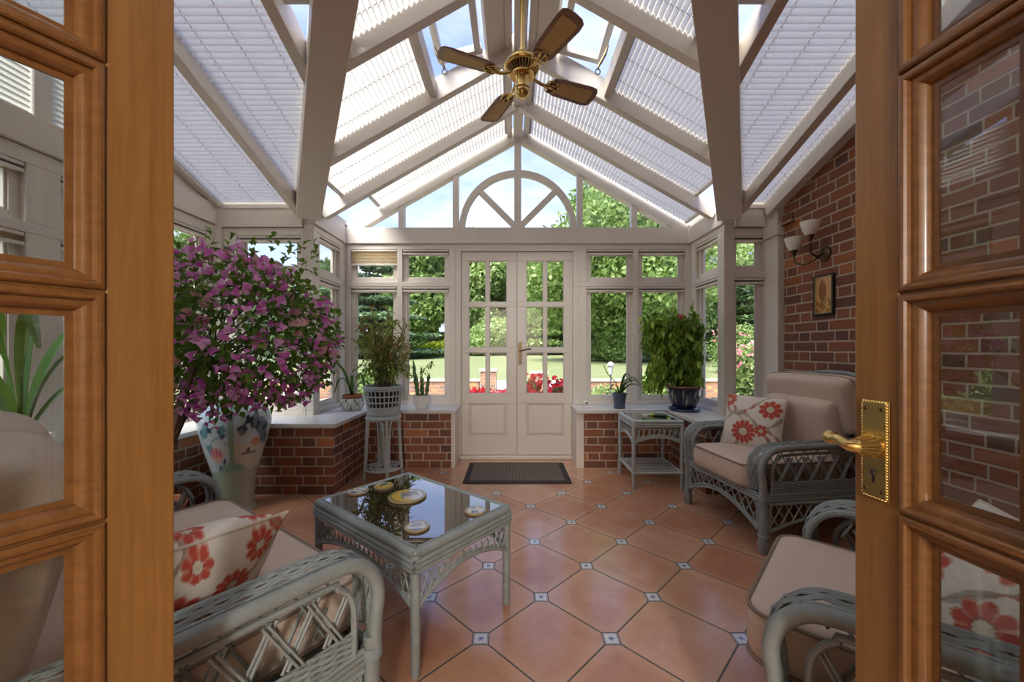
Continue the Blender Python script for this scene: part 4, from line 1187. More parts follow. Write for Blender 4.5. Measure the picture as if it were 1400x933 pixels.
for (y0_, y1_, z0_, z1_) in ((-w_,w_,h_-.014,h_),(-w_,w_,-h_,-h_+.014),(-w_,-w_+.014,-h_+.014,h_-.014),(w_-.014,w_,-h_+.014,h_-.014)): m.box(-.022,-.001,y0_,y1_,z0_,z1_)
m.build('frame', M['black'], o, smooth=False, bevel=.002)
m = MB(); i = .014
for (y0_, y1_, z0_, z1_) in ((-w_+i,w_-i,h_-i-.005,h_-i),(-w_+i,w_-i,-h_+i,-h_+i+.005),(-w_+i,-w_+i+.005,-h_+i+.005,h_-i-.005),(w_-i-.005,w_-i,-h_+i+.005,h_-i-.005)): m.box(-.018,-.006,y0_,y1_,z0_,z1_)
m.build('gilt_liner', plain('gilt', (.62,.50,.28), .4, .6), o, smooth=False)
def pic(u, v):
    # v up, u from the viewer's left to right
    x, y = u-.40, v-.62
    if (x/.24)**2+(y/.30)**2 < 1+.15*math.sin(18*math.atan2(y,x)): return (.30,.10,.02) if math.sin(40*u+7*math.sin(30*v)) > -.6 else (.20,.06,.015)
    if abs(u-.40) < .03 and .2 < v < .4: return (.10,.04,.015)
    if v < .34:
        if abs(u-.55-.5*(v-.1)-.12*math.sin(9*v)) < .10-.12*v: return (.66,.40,.12)
        return (.36,.14,.03) if math.sin(25*v+9*u) > -.3 else (.52,.30,.06)
    if v < .42 and u > .55: return (.48,.30,.10)
    return (.66,.36,.11) if math.sin(60*u+3*math.sin(11*v)) > -.5 else (.60,.32,.09)
m = MB(); m.grid(lambda u, v: Vector((-.010, (w_-.018)*(1-2*u), (h_-.018)*(2*v-1))), 40, 60, pic); m.build('inlaid_picture', M['marquetry'], o)
# ---------------------------------------------------------------- the two open timber doors
def timber_door(name, F, d, cam_side, label, handle):
    """F: free edge (plan), d: plan direction free edge -> hinge, cam_side: +1/-1 local y that faces the viewer"""
    dx = Vector((d[0], d[1], 0)).normalized(); z = Vector((0,0,1)); y = z.cross(dx)
    Mx = Matrix((dx, y, z)).transposed().to_4x4(); Mx.translation = Vector((F[0], F[1], .008))
    o = empty(name, Mx.translation, 0, label, None, None, 'structure'); inv = Matrix.Translation(-Mx.translation) @ Mx
    Wd, Hd, st, T = .76, 1.972, (.068 if handle else .079), .044
    s = cam_side; yf = lambda v: (v if s > 0 else -v)           # v measured from the viewer's face backwards: local y
    def bx(m, x0, x1, v0, v1, z0, z1): a, c = sorted((yf(-v0), yf(-v1))); m.box(x0,x1,a,c,z0,z1)
    m = MB(inv); bx(m, 0, st, 0, T, 0, Hd); m.build('stile', M['doorwood'], o, smooth=False, bevel=.002)
    m = MB(inv); bx(m, Wd-st, Wd, 0, T, 0, Hd); m.build('stile', M['doorwood'], o, smooth=False, bevel=.002)
    rows = [.247,.575,.903,1.232,1.558,1.884]; n = 4; cw = (Wd-2*st)/n; bw = .0016
    m = MB(inv); bx(m, st, Wd-st, .0005, T-.0005, rows[-1]-.008+bw, Hd); m.build('rail', M['doorwood_shaded'], o, smooth=False)
    m = MB(inv); bx(m, st, Wd-st, .0005, T-.0005, 0, rows[0]-.008-bw); m.build('rail', M['doorwood_shaded'], o, smooth=False)
    mo = MB(inv); gl = MB(inv)
    for r in range(5):
        z0, z1 = rows[r]-.008, rows[r+1]-.008
        for c in range(n):
            x0, x1 = st+c*cw, st+(c+1)*cw
            a0 = x0+(bw if c else 0); a1 = x1-(bw if c < n-1 else 0); b0 = z0+bw; b1 = z1-bw
            for face in (0, 1):
                prof = [(0,.004),(.0006,-.0012),(.003,-.0040),(.0065,-.0050),(.0100,-.0040),(.0122,-.0010),(.0128,.0050),(.0165,.0052),(.0215,.0070),(.0255,.0110),(.0275,.0160),(.0278,.0195),(.0360,.0200)]
                loops = []
                for (w_, dp) in prof:
                    v = dp if face == 0 else T-dp
                    yy = yf(-v)
                    loops.append([(a0+w_,yy,b0+w_),(a1-w_,yy,b0+w_),(a1-w_,yy,b1-w_),(a0+w_,yy,b1-w_)])
                vs = [p for lp in loops for p in lp]; fs = []
                for i in range(len(loops)-1):
                    for k in range(4): fs.append((i*4+k, i*4+(k+1)%4, (i+1)*4+(k+1)%4, (i+1)*4+k))
                mo.add(vs, fs)
            # inner reveal down to the glass both ways
            w_ = .0360
            for (v0, v1) in ((.020,T-.020),):
                q = [(a0+w_,b0+w_),(a1-w_,b0+w_),(a1-w_,b1-w_),(a0+w_,b1-w_)]
                vs = [(x,yf(-v0),zz) for x, zz in q]+[(x,yf(-v1),zz) for x, zz in q]
                mo.add(vs, [(k,(k+1)%4,4+(k+1)%4,4+k) for k in range(4)])
            gv = yf(-T/2); gl.box(a0+.0345,a1-.0345,min(gv-.0015,gv+.0015),max(gv-.0015,gv+.0015),b0+.0345,b1-.0345)
        for c in range(1, n): bx(mo, st+c*cw-bw, st+c*cw+bw, .003, T-.003, z0+bw, z1-bw)
    for r in range(0, 6): bx(mo, st, Wd-st, .003, T-.003, rows[r]-.008-bw, rows[r]-.008+bw)
    mo.build('glazing_bars', M['doorwood_shaded'], o, smooth=True, ang=25)
    gl.build('pane', M['doorglass'], o, smooth=False)
    if handle:
        cx, cz = .036, .982
        V = lambda x, v, zz: (x, yf(v), zz)               # v out of the face, towards the viewer
        m = MB(inv)
        hw_, hh_ = .0215, .078
        def slab(hw2, hh2, v0, v1): 
            a, c = sorted((yf(v0), yf(v1))); m.box(cx-hw2,cx+hw2,a,c,cz-hh2,cz+hh2)
        slab(hw_, hh_, 0, .0035); slab(hw_-.003, hh_-.003, .0035, .006)
        pl = m.build('backplate', M['brass'], o, smooth=False, bevel=.0015)
        m = MB(inv)
        nb = 34
        for i in range(nb):
            zz = cz-hh_+.006+i*(2*hh_-.012)/(nb-1)
            for sx in (-1,1): m.ball(V(cx+sx*(hw_-.0024),.0048,zz), .0017, 7, 5)
        for i in range(9):
            for sz in (-1,1): m.ball(V(cx-hw_+.005+i*(2*hw_-.010)/8,.0048,cz+sz*(hh_-.0024)), .0017, 7, 5)
        m.build('rope_border', M['brass'], pl)
        for sx in (-1,1):
            for sz in (-1,1):
                m = MB(inv); m.ball(V(cx+sx*.0125,.0062,cz+sz*.064), .0032, 10, 6, (1,.5,1) ); m.build('screw', M['bronze'], pl)
        m = MB(inv); ax = (inv.to_3x3() @ Vector((0,yf(1),0)))
        q = MB(); cc = inv @ Vector(V(cx,.006,cz+.006))
        q.lathe([(.0,0),(.017,0),(.0175,.004),(.013,.007),(.0115,.012),(.0125,.020),(.0105,.034),(.0,.038)], 26, cc, axis=ax); q.build('boss', M['brass'], pl)
        q = MB()
        for k in range(9):
            a = R(-70+k*22)
            p0 = inv @ Vector(V(cx+.016*math.cos(a),.012,cz+.006+.016*math.sin(a))); p1 = inv @ Vector(V(cx+.009*math.cos(a),.040,cz+.006+.009*math.sin(a)))
            q.tube([p0,p1], [.0030,.0022], 6)
        q.build('fluted_shell', M['brass'], pl)
        m = MB(inv); zc = cz+.006
        path = [V(cx+.004,.036,zc),V(cx-.002,.046,zc+.001),V(cx-.010,.049,zc+.005),V(cx-.018,.048,zc+.008),V(cx-.026,.046,zc+.006),V(cx-.033,.044,zc+.004),V(cx-.039,.041,zc+.005),V(cx-.043,.037,zc+.006)]
        cm = catmull(path,5); nn = len(cm); rr = [.0105-.0045*math.sin(math.pi*min(1,i/nn*1.25))+.0008 for i in range(nn)]
        m.tube(cm, rr, 12); m.ball(V(cx-.043,.037,zc+.006), .0085, 12, 8); m.build('lever', M['brass'], pl)
        m = MB(inv); m.tube([V(cx,.0063,cz-.032),V(cx,.0066,cz-.040)], [.0035,.0035], 10); m.box(cx-.0018,cx+.0018,min(yf(.0062),yf(.0068)),max(yf(.0062),yf(.0068)),cz-.052,cz-.038); m.build('keyhole', M['black'], pl, smooth=False)
    return o
P1 = Vector((-.583,.560)); dl = Vector((-.485,-.874)).normalized()
timber_door('door_3', P1-dl*.079, dl, 1, 'brown varnished glazed door opened on the left, without a handle', False)
P2 = Vector((.580,.585)); dr = Vector((.088,-.996)).normalized()
timber_door('door_4', P2-dr*.068, dr, -1, 'brown varnished glazed door opened on the right, with brass lever', True)

# ---------------------------------------------------------------- big painted vase
VX, VY = -1.985, 2.80
prof = [(0,0),(.128,0),(.130,.012),(.118,.03),(.116,.06),(.118,.12),(.123,.20),(.140,.28),(.160,.36),(.182,.44),(.202,.52),(.218,.59),(.222,.63),(.216,.675),(.198,.71),(.165,.738),(.125,.752),(.105,.757),(.103,.775),(.118,.79),(.112,.79),(.095,.775),(.09,.70),(0,.69)]
pc = [Vector((r,0,z)) for r, z in prof]; dense = [(max(0,p.x),p.z) for p in catmull(pc,5)]
front = math.atan2(-VY, -VX)
def hsh(a, b_): return math.sin(a*12.9898+b_*78.233)*43758.5453 % 1
def vcol(a, z, r):
    th = (a-front+math.pi) % (2*math.pi)-math.pi                # 0 faces the camera, + to the viewer's right
    th = th
    sea = (.36,.47,.39); pale = (.60,.70,.72)
    if r < .11 and z > .7: return (.30,.42,.36)
    nz = math.sin(7*th+9*z)+.6*math.sin(23*th-31*z)+.4*math.sin(47*z+13*th)
    if z < .30+.0*th: 
        if .268 < z < .276: return (.28,.36,.30)
        return sea if th < .25 else (.44,.46,.36)
    t2 = ((th+.12) % 1.9)
    band = min(t2, 1.9-t2)
    wbar = .085+.55*max(0,(.37-z)/.07)**1.0 if z < .37 else .085
    if band < wbar: return (.25,.43,.35) if band < wbar-.018 else (.16,.29,.24)
    left = math.sin(th+.12) < 0
    sky_ = .5+.5*math.sin(17*z+1.5*th)
    c = (.50+.12*sky_,.63+.07*sky_,.70+.03*sky_)
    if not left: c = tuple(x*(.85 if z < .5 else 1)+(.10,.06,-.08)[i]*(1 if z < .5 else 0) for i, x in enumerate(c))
    q = lambda cx, cz, rr: ((th-cx)*.20/rr)**2+((z-cz)/rr)**2
    if left:
        for (cx, cz, rr) in ((-.62,.42,.045),(-.60,.43,.03)):
            if q(cx,cz,.048)+.12*nz < 1: return (.62,.16,.20) if math.sin(50*th)+math.sin(60*z) > .4 else (.72,.42,.42)
        for (cx, cz, rr) in ((-.75,.62,.05),(-.45,.60,.045),(-.35,.56,.028),(-.85,.47,.035),(-.35,.38,.03),(-.5,.33,.03),(-.95,.58,.04)):
            if q(cx,cz,rr*.78)+.7*nz < 1: return (.05,.10,.18) if nz > 0 else (.16,.34,.38)
        if abs(z-.52-.03*math.sin(9*th)) < .006: return (.25,.45,.52)
    else:
        for (cx, cz, rr) in ((.45,.64,.07),(.75,.60,.06),(.95,.52,.05),(.25,.60,.05)):
            if q(cx,cz,rr*.8)+.6*nz < 1: return (.035,.055,.09) if nz > -.3 else (.15,.20,.25)
        if q(.62,.50,.034)+.1*nz < 1: return (.66,.28,.16) if nz > 0 else (.70,.42,.30)
        if abs(z-.415-.02*th) < .006 and .2 < th < .9 or abs(z-.385) < .005 and .3 < th < .8: return (.16,.12,.10)
        if .2 < th < .45 and .43 < z < .47 and nz > .1: return (.10,.09,.09)
    return c
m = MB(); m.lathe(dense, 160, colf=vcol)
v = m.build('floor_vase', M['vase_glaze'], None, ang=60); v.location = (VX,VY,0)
tag(v, 'large pale blue painted floor vase with flowers in the brick corner', 'vase')

# ---------------------------------------------------------------- plants
def stem_curve(a, b_, sag, k=5):
    a = Vector(a); b_ = Vector(b_); mid = (a+b_)/2+Vector(sag); return catmull([a, mid, b_], k)
def rvec(r=1): 
    while True:
        p = Vector((rnd.uniform(-1,1),rnd.uniform(-1,1),rnd.uniform(-1,1)))
        if .05 < p.length < 1: return p*r
def rim_pot(name, c, r0, r1, h, mat, parent, th=.008, foot=0):
    m = MB(); pr = [(0,0),(r0*.96,0),(r0,.004)]
    if foot: pr = [(0,0),(r0*.8,0),(r0*.82,.01),(r0,.03)]
    pr += [(r1,h-.02),(r1*1.05,h-.018),(r1*1.05,h),(r1-th,h),(r1-th*1.5,h-.035),(0,h-.035)]
    m.lathe(pr, 32, c); return m.build(name, mat, parent)

# bougainvillea standard
o = empty('bougainvillea', (-1.97,2.10,0), 0, 'purple flowering bougainvillea on a staked stem beside the painted vase', 'potted plant')
rim_pot('pot', (0,0,0), .13, .165, .30, M['terracotta'], o)
m = MB(); m.lathe([(.15,.268),(0,.272)], 20); m.build('soil', M['soil'], o)
C0 = Vector((.40,.17,1.245))
m = MB(); m.tube(stem_curve((.0,0,.26),(.26,.13,1.10),(-.02,0,.0),8), .014, 8)
for k in range(26):
    d = rvec(); e = C0+Vector((d.x*.50,d.y*.40,d.z*.42)); m.tube(stem_curve((.22,.10,1.0+.1*rnd.random()), e, rvec(.06),4), [.006]*4+[.004]*4+[.003], 5)
m.build('branches', M['bark'], o)
for (p, q) in (((.03,-.04,.25),(.25,.02,1.06)),((-.05,.03,.25),(.17,.09,1.0))):
    m = MB(); m.beam(p, q, .030, .022, up=(0,1,0)); m.build('stake', M['stake'], o, smooth=False)
def boug_pt(shell=.55):
    while True:
        d = rvec()
        if d.length > shell:
            # bumpy flattened ball, heavier to the right
            s = 1+.10*math.sin(5*d.x+3*d.z)+.08*math.sin(7*d.y-4*d.x)
            p = C0+Vector((d.x*(.60-.24*max(0,d.x)*max(0,-d.z+.15))*s, d.y*.44*s, d.z*.45*s-.05*max(0,d.x)))
            if p.y+2.10 < 3.28: return p, d
m = MB()
for k in range(3300):
    p, d = boug_pt(.45); dirv = (d*.8+rvec(.9)+Vector((0,0,-.25))); m.leaf(p, dirv, rvec()+Vector((0,0,.8)), rnd.uniform(.04,.065), rnd.uniform(.026,.040))
for k in range(16):                                                  # loose shoots on top
    a = C0+Vector((rnd.uniform(-.45,.45),rnd.uniform(-.2,.2),.34)); b_ = a+Vector((rnd.uniform(-.12,.12),0,rnd.uniform(.10,.24)))
    st_ = stem_curve(a,b_,rvec(.03),4)
    for p in st_: m.leaf(p, rvec()+Vector((0,0,.3)), (0,0,1), .05, .03)
m.build('leaves', M['lf_boug'], o, smooth=False)
shoots = MB(); 
variants = []
for k in range(6):
    b = MB()
    for q in range(rnd.randint(8,10)):
        c = rvec(.058)
        ax = (c.normalized()*.8+rvec(.5)).normalized(); s1 = ax.orthogonal().normalized(); s2 = ax.cross(s1)
        for j in range(3):
            a = 2*math.pi*j/3+rnd.random()*.4; rd = s1*math.cos(a)+s2*math.sin(a)
            b.leaf(c, rd*.75+ax*.8, ax-rd*.4, rnd.uniform(.027,.036), rnd.uniform(.025,.032), .15)
    me = b.build('flower_cluster', M['lf_bract'] if k < 5 else M['lf_bract2'], o, smooth=False); variants.append(me)
    me['label'] = 'magenta bract cluster' if k < 5 else 'fading pink bract cluster'
FIB = [i for i in range(150)]; rnd.shuffle(FIB)
def fl_pos():
    while True:
        i = FIB.pop(); zz = 1-2*(i+.5)/150; aa = i*2.399963; rq = math.sqrt(1-zz*zz)
        d = Vector((rq*math.cos(aa), rq*math.sin(aa), zz))*rnd.uniform(.88,1.0)
        if d.y > .38: continue
        s = 1.02+.10*math.sin(5*d.x+3*d.z)+.08*math.sin(7*d.y-4*d.x)
        return C0+Vector((d.x*(.60-.26*max(0,d.x)*max(0,-d.z+.15))*s, d.y*.45*s, d.z*.46*s-.05*max(0,d.x)))
for i, vv in enumerate(variants): vv.location = fl_pos()
for i in range(88):
    if len(FIB) < 30 and not any(math.sqrt(1-(1-2*(k+.5)/150)**2)*math.sin(k*2.399963) < .3 for k in FIB): break
    vv = variants[i % 6 if i % 3 else i % 5]; c = vv.copy(); col.objects.link(c); c.location = fl_pos(); c.rotation_euler = (rnd.uniform(0,6),rnd.uniform(0,6),rnd.uniform(0,6)); s = rnd.uniform(.85,1.3); c.scale = (s,s,s)

# basket planter on the stand
o = empty('potted_plant', (SX,SY,.570), 0, 'reddish leaved shrub in a pale cane basket on the plant stand', 'potted plant')
m = MB(); Hb = .235
for k in range(26):
    a = 2*math.pi*k/26; ca, sa = math.cos(a), math.sin(a); m.tube([(.128*ca,.128*sa,.0),(.142*ca,.142*sa,.10),(.160*ca,.160*sa,Hb)], .0052, 5)
for z, r_, t_ in ((.006,.130,.009),(.02,.131,.008),(.034,.133,.008),(.048,.135,.008),(.062,.137,.008),(.108,.144,.0065),(.160,.151,.0065),(.212,.157,.007),(Hb-.008,.161,.010),(Hb+.004,.160,.010)):
    m.tube([(r_*math.cos(a),r_*math.sin(a),z+.006) for a in np.linspace(0,2*math.pi,37)[:-1]], t_, 6, closed=True)
m.build('cane_basket', M['cane_light'], o)
rim_pot('liner_pot', (0,0,.004), .112, .135, .215, M['rubber'], o)
m = MB(); m.lathe([(.13,.186),(0,.192)], 20); m.build('soil', M['soil'], o)
st = MB(); lf = MB(); lr = MB()
for k in range(34):
    a = rnd.uniform(0,2*math.pi); rr = rnd.uniform(0,.07); b0 = Vector((rr*math.cos(a),rr*math.sin(a),.19))
    rt = rnd.uniform(.05,.30); top = Vector((rt*math.cos(a+.3), rt*.8*math.sin(a+.3), rnd.uniform(.55,.92)-.55*max(0,rt-.10)))
    c = stem_curve(b0, top, (rnd.uniform(-.02,.02),rnd.uniform(-.02,.02),.06), 6); st.tube(c, [.0045]*6+[.003]*7, 5)
    for i, p in enumerate(c[3:]):
        for q in range(4):
            tgt = lr if rnd.random() < .5 and p.z > .42 else lf
            dv_ = rvec()+Vector((0,0,-.25)); tgt.leaf(p+rvec(.035), dv_, rvec()+Vector((0,0,1)), rnd.uniform(.045,.08), rnd.uniform(.016,.026), .3)
for k in range(14):                                                     # pendulous lower shoots
    a = rnd.uniform(0,2*math.pi); e = Vector((.23*math.cos(a),.2*math.sin(a),rnd.uniform(.30,.42))); c = stem_curve((0,0,.30), e, (0,0,.10), 5); st.tube(c, .003, 4)
    for p in c[5:]:
        for q in range(4): lf.leaf(p+rvec(.02), rvec()+Vector((math.cos(a),math.sin(a),-.5))*.6, (0,0,1), rnd.uniform(.045,.07), .018)
st.build('stems', M['bark'], o); lf.build('green_leaves', M['lf_olive'], o, smooth=False); lr.build('reddish_leaves', M['lf_red'], o, smooth=False)

# bulb with strap leaves in a painted bowl
o = empty('potted_plant', (-1.525,3.72,ZS), 0, 'strap leaved bulb in a clay pot inside a painted bowl on the sill corner', 'potted plant')
def bowlcol(a, z, r):
    n = math.sin(9*a+40*z)+math.sin(17*a-70*z)+.7*math.sin(5*a+90*z)
    return (.07,.17,.20) if n > 1.15 else (.36,.45,.16) if n < -1.55 else (.66,.64,.57)
m = MB(); m.lathe([(0,0),(.075,0),(.085,.006),(.106,.035),(.112,.065),(.108,.095),(.100,.112),(.092,.112),(.09,.06),(0,.055)], 80, colf=bowlcol); m.build('painted_bowl', M['vase_glaze'], o)
m = MB(); m.lathe([(0,.056),(.072,.056),(.084,.125),(.090,.125),(.090,.145),(.080,.145),(.078,.130),(0,.130)], 28); m.build('clay_pot', M['terracotta'], o)
m = MB()
for (dx_, dy_, zz, xx) in ((-.30,-.02,.36,1),(-.10,-.10,.24,1),(.13,-.06,.29,1),(.17,-.02,.20,1),(-.03,.08,.27,1)):
    pts = catmull([(0,0,.12),(dx_*.25,dy_*.3,.12+zz*.65),(dx_*.65,dy_*.7,.12+zz*.98),(dx_,dy_,.12+zz*.78)],5); n = len(pts)
    if dx_ > -.25: pts = catmull([(0,0,.12),(dx_*.4,dy_*.4,.12+zz*.6),(dx_*.85,dy_*.8,.12+zz*.72),(dx_*1.15,dy_*1.1,.12+zz*.22)],5); n = len(pts)
    m.strap(pts, [.032*(math.sin(math.pi*min(.97,.12+.88*i/(n-1)))**.6) for i in range(n)], (0,-.3,1))
m.build('strap_leaves', M['lf_strap'], o)

# cactus stems in a white pot
o = empty('potted_plant', (-.885,3.81,ZS), 0, 'spiky cactus stems in a small white pot on the left sill', 'potted plant')
m = MB(); m.lathe([(0,0),(.055,0),(.060,.008),(.078,.05),(.082,.085),(.078,.115),(.080,.130),(.072,.130),(.07,.10),(0,.10)], 32); m.build('white_pot', M['whiteceramic'], o)
m = MB()
for (x, y, h, r_, lx) in ((-.03,0,.36,.018,-.05),(-.005,.02,.30,.016,.0),(-.045,.02,.27,.014,-.04),(.045,.0,.24,.020,.03),(.015,-.01,.16,.016,.0),(-.02,-.03,.22,.015,-.02)):
    p = [(x+lx*t,y,.10+h*t) for t in np.linspace(0,1,12)]
    m.tube(p, [r_*(.8+.25*math.sin(i*2.2))*(1 if i < 10 else .6) for i in range(12)], 6)
    for q in p:
        for s_ in range(5): d_ = rvec(); m.leaf(Vector(q)+Vector((d_.x,d_.y,0)).normalized()*r_*.8, d_+Vector((0,0,.5)), (0,0,1), .022, .006)
m.build('spiny_stems', M['lf_cactus'], o)
m = MB(); c = stem_curve((.01,0,.1),(.10,.0,.46),(-.05,0,.05),7)
for p in c[4:]:
    for q in range(2): m.leaf(p, rvec()+Vector((.3,0,-.3)), (0,0,1), .065, .022)
m.tube(c, .003, 5); m.build('leafy_shoot', M['lf_fresh'], o, smooth=False)

# small orchid-like plant in a blue plastic pot
o = empty('potted_plant', (1.048,3.80,ZS), 0, 'small arching plant in a slate blue pot on the right sill', 'potted plant')
m = MB(); m.lathe([(0,0),(.052,0),(.056,.01),(.056,.022),(.052,.024),(.064,.135),(.070,.135),(.070,.150),(.060,.150),(.058,.12),(0,.12)], 28); m.build('pot', M['blueplastic'], o)
m = MB()
for (dx_, dy_, zz) in ((.17,-.02,.14),(.12,.05,.20),(.20,.02,.10),(.08,-.08,.16),(-.12,-.03,.06),(-.09,-.05,.10),(.15,-.05,.17)):
    pts = catmull([(0,0,.12),(dx_*.4,dy_*.5,.13+zz*.8),(dx_*.8,dy_,.13+zz),(dx_*1.15,dy_*1.2,.13+zz*.7)],4); n = len(pts)
    m.strap(pts, [.030*(math.sin(math.pi*min(.96,.15+.85*i/(n-1)))**.6) for i in range(n)], (0,-.2,1))
m.build('leaves', M['lf_dark'], o)
m = MB(); m.tube(catmull([(-.01,0,.12),(-.03,0,.24),(-.11,0,.33),(-.155,0,.42)],6), .0042, 6); m.build('bare_stem', M['lf_olive'], o)

# big leafy plant in a dark blue pot with saucer
o = empty('potted_plant', (1.615,3.66,ZS), 0, 'bushy green plant in a dark blue glazed pot on a blue saucer', 'potted plant')
m = MB(); m.lathe([(0,0),(.115,0),(.135,.012),(.142,.028),(.134,.028),(.12,.014),(0,.014)], 36); m.build('saucer', M['cobalt'], o)
def potcol(a, z, r):
    n = math.sin(6*a+55*z)*math.sin(11*a-20*z)
    th = (a+2.0) % 6.283-3.14
    if .06 < z < .19 and abs(math.sin(4*a+10*z)) < .13*(1+8*(z-.05)) and n > -.1: return (.42,.38,.30)
    if .10 < z < .16 and n > .8: return (.36,.33,.30)
    return (.014,.020,.045)
m = MB(); m.lathe([(0,.0145),(.085,.0145),(.10,.03),(.128,.10),(.143,.17),(.146,.205),(.156,.21),(.156,.228),(.140,.228),(.136,.19),(0,.185)], 90, colf=potcol); m.build('glazed_pot', M['vase_glaze'], o)
m = MB(); m.lathe([(.154,.222),(.158,.228),(.154,.234),(.142,.234),(.140,.226)], 40); m.build('rim', M['terracotta'], o)
m = MB(); m.lathe([(.136,.193),(0,.198)], 20); m.build('soil', M['soil'], o)
st = MB(); lf = MB(); lf2 = MB()
for k in range(20):
    a = rnd.uniform(0,2*math.pi); b0 = Vector((.05*math.cos(a),.05*math.sin(a),.19)); rt = rnd.uniform(.08,.26)
    top = Vector((rt*math.cos(a)*1.15-.07, rt*math.sin(a)*.62-.02, rnd.uniform(.62,.98)-.5*max(0,rt-.12)))
    if top.x > .10: top.x = .10
    c = stem_curve(b0, top, (rnd.uniform(-.03,.03),rnd.uniform(-.03,.03),.08), 7); st.tube(c, [.006]*7+[.004]*8, 5)
    for i, p in enumerate(c[3:]):
        for q in range(7):
            dv_ = rvec()*.8+Vector((0,0,-.75)); pp = p+Vector((rnd.uniform(-.09,.09),rnd.uniform(-.07,.05),rnd.uniform(-.06,.06)))
            if pp.x > .12: pp.x = .12; dv_.x = -abs(dv_.x)
            (lf if rnd.random() < .7 else lf2).leaf(pp, dv_, rvec(.7)+Vector((0,-.4,.6)), rnd.uniform(.07,.11), rnd.uniform(.030,.045), .2)
for k in range(9):                                                       # drooping side shoots to the left
    e = Vector((rnd.uniform(-.33,-.20), rnd.uniform(-.1,.08), rnd.uniform(.16,.45))); c = stem_curve((-.05,0,.55), e, (-.06,0,.12), 6); st.tube(c, .003, 4)
    for p in c[5:]:
        for q in range(6): lf.leaf(p+rvec(.035), rvec()*.6+Vector((-.2,0,-.8)), rvec(.5)+Vector((0,-.5,.5)), rnd.uniform(.06,.09), rnd.uniform(.026,.036), .2)
st.build('stems', M['lf_olive'], o); lf.build('leaves', M['lf_fresh'], o, smooth=False); lf2.build('darker_leaves', M['lf_boug'], o, smooth=False)
m = MB(); p = Vector((-.085,-.12,.865)); 
for k in range(14): m.leaf(p+rvec(.012), rvec(), rvec(), .035, .022)
m.build('red_bloom', M['lf_bract2m'] if 'lf_bract2m' in M else M['petal_red'], o, smooth=False)
m = MB(); m.tube([(.05,.02,.2),(.095,.02,1.03)], .005, 6); m.build('cane', M['stake'], o)

# white knob ornament on the right sill
o = MB(); o.lathe([(0,0),(.030,0),(.032,.004),(.032,.016),(.022,.022),(.0,.023)], 24)
b_ = o.build('sill_ornament', M['whiteceramic'], None); b_.location = (.725,3.82,ZS); tag(b_, 'tiny white round ornament at the end of the right sill by the doors', 'ornament')
m = MB(); m.lathe([(0,-.026),(.016,-.023),(.026,-.010),(.028,.0),(.026,.010),(.016,.018),(.0,.02)], 24, (0,-.0,.048), axis=(0,-1,.1)); m.build('disc', M['whiteceramic'], b_)
m = MB(); m.lathe([(0,0),(.011,0),(.011,.003),(0,.004)], 18, (0,-.020,.050), axis=(0,-1,.1)); m.build('dark_centre', M['zinc'], b_)

# large strap-leaved plant on the left sill, seen through the left door
o = empty('potted_plant', (-2.42,1.93,ZS), 0, 'large strap leaved plant on the left sill seen through the left wooden door', 'potted plant')
m = MB(); m.lathe([(0,0),(.07,0),(.075,.01),(.095,.13),(.102,.13),(.102,.15),(.09,.15),(.088,.12),(0,.12)], 28); m.build('pot', M['whiteceramic'], o)
m = MB()
for k, (dx_, dy_, zz) in enumerate(((.30,.10,.45),(.34,-.22,.62),(.10,-.30,.75),(.36,.30,.36),(.02,.30,.55),(.20,-.42,.40),(.22,.02,.85))):
    pts = catmull([(0,0,.12),(dx_*.25,dy_*.3,.12+zz*.65),(dx_*.65,dy_*.7,.12+zz),(dx_*1.1,dy_*1.1,.12+zz*.75)],6); n = len(pts)
    m.strap(pts, [.058*(math.sin(math.pi*min(.97,.15+.85*i/(n-1)))**.6) for i in range(n)], (0,-.3,1))
m.build('strap_leaves', M['lf_strap'], o)
# ---------------------------------------------------------------- the garden
nr = np.random.default_rng(5)
GZ = -.14
b = MB(); b.prism([(-60,-6),(60,-6),(60,9.2),(-60,9.2)], GZ-.1, GZ)
g = struct(b.build('ground', M['paving'], smooth=False))
# lawn: raised behind the low wall, rising gently; dips at the sides
b = MB()
def lawnpt(u, v):
    x = -70+140*u; y = 9.1+80*v**1.6
    return Vector((x, y, .40+.42*min(1,(y-9.1)/24)))
b.grid(lawnpt, 20, 20); struct(b.build('lawn', M['lawn']))
b = MB(); b.prism([(-40,-5),(-4.75,-5),(-4.75,9.1),(-40,9.1)], GZ, .16); struct(b.build('lawn_side', M['lawn'], smooth=False))
def low_wall(name, x0, x1, y0, y1, h, label):
    m = MB(); m.box(x0,x1,y0,y1,GZ,h-.05); o = m.build(name, M['brickout'], None, smooth=False); tag(o, label, 'garden wall')
    e = .03; m = MB(); m.box(x0-e,x1+e,y0-e,y1+e,h-.05,h); m.build('coping', M['stonecap'], o, smooth=False, bevel=.01); return o
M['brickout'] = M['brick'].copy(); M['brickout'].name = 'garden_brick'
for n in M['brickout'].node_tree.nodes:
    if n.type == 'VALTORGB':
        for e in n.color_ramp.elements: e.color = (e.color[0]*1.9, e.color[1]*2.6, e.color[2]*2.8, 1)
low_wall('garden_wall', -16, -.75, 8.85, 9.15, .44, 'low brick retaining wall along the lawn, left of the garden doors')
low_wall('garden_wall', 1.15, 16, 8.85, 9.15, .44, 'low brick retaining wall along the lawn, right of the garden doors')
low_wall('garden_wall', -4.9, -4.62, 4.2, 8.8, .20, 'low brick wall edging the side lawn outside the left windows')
low_wall('garden_wall', -3.9, -1.6, 7.75, 8.15, .10, 'brick step below the retaining wall, outside the left windows')
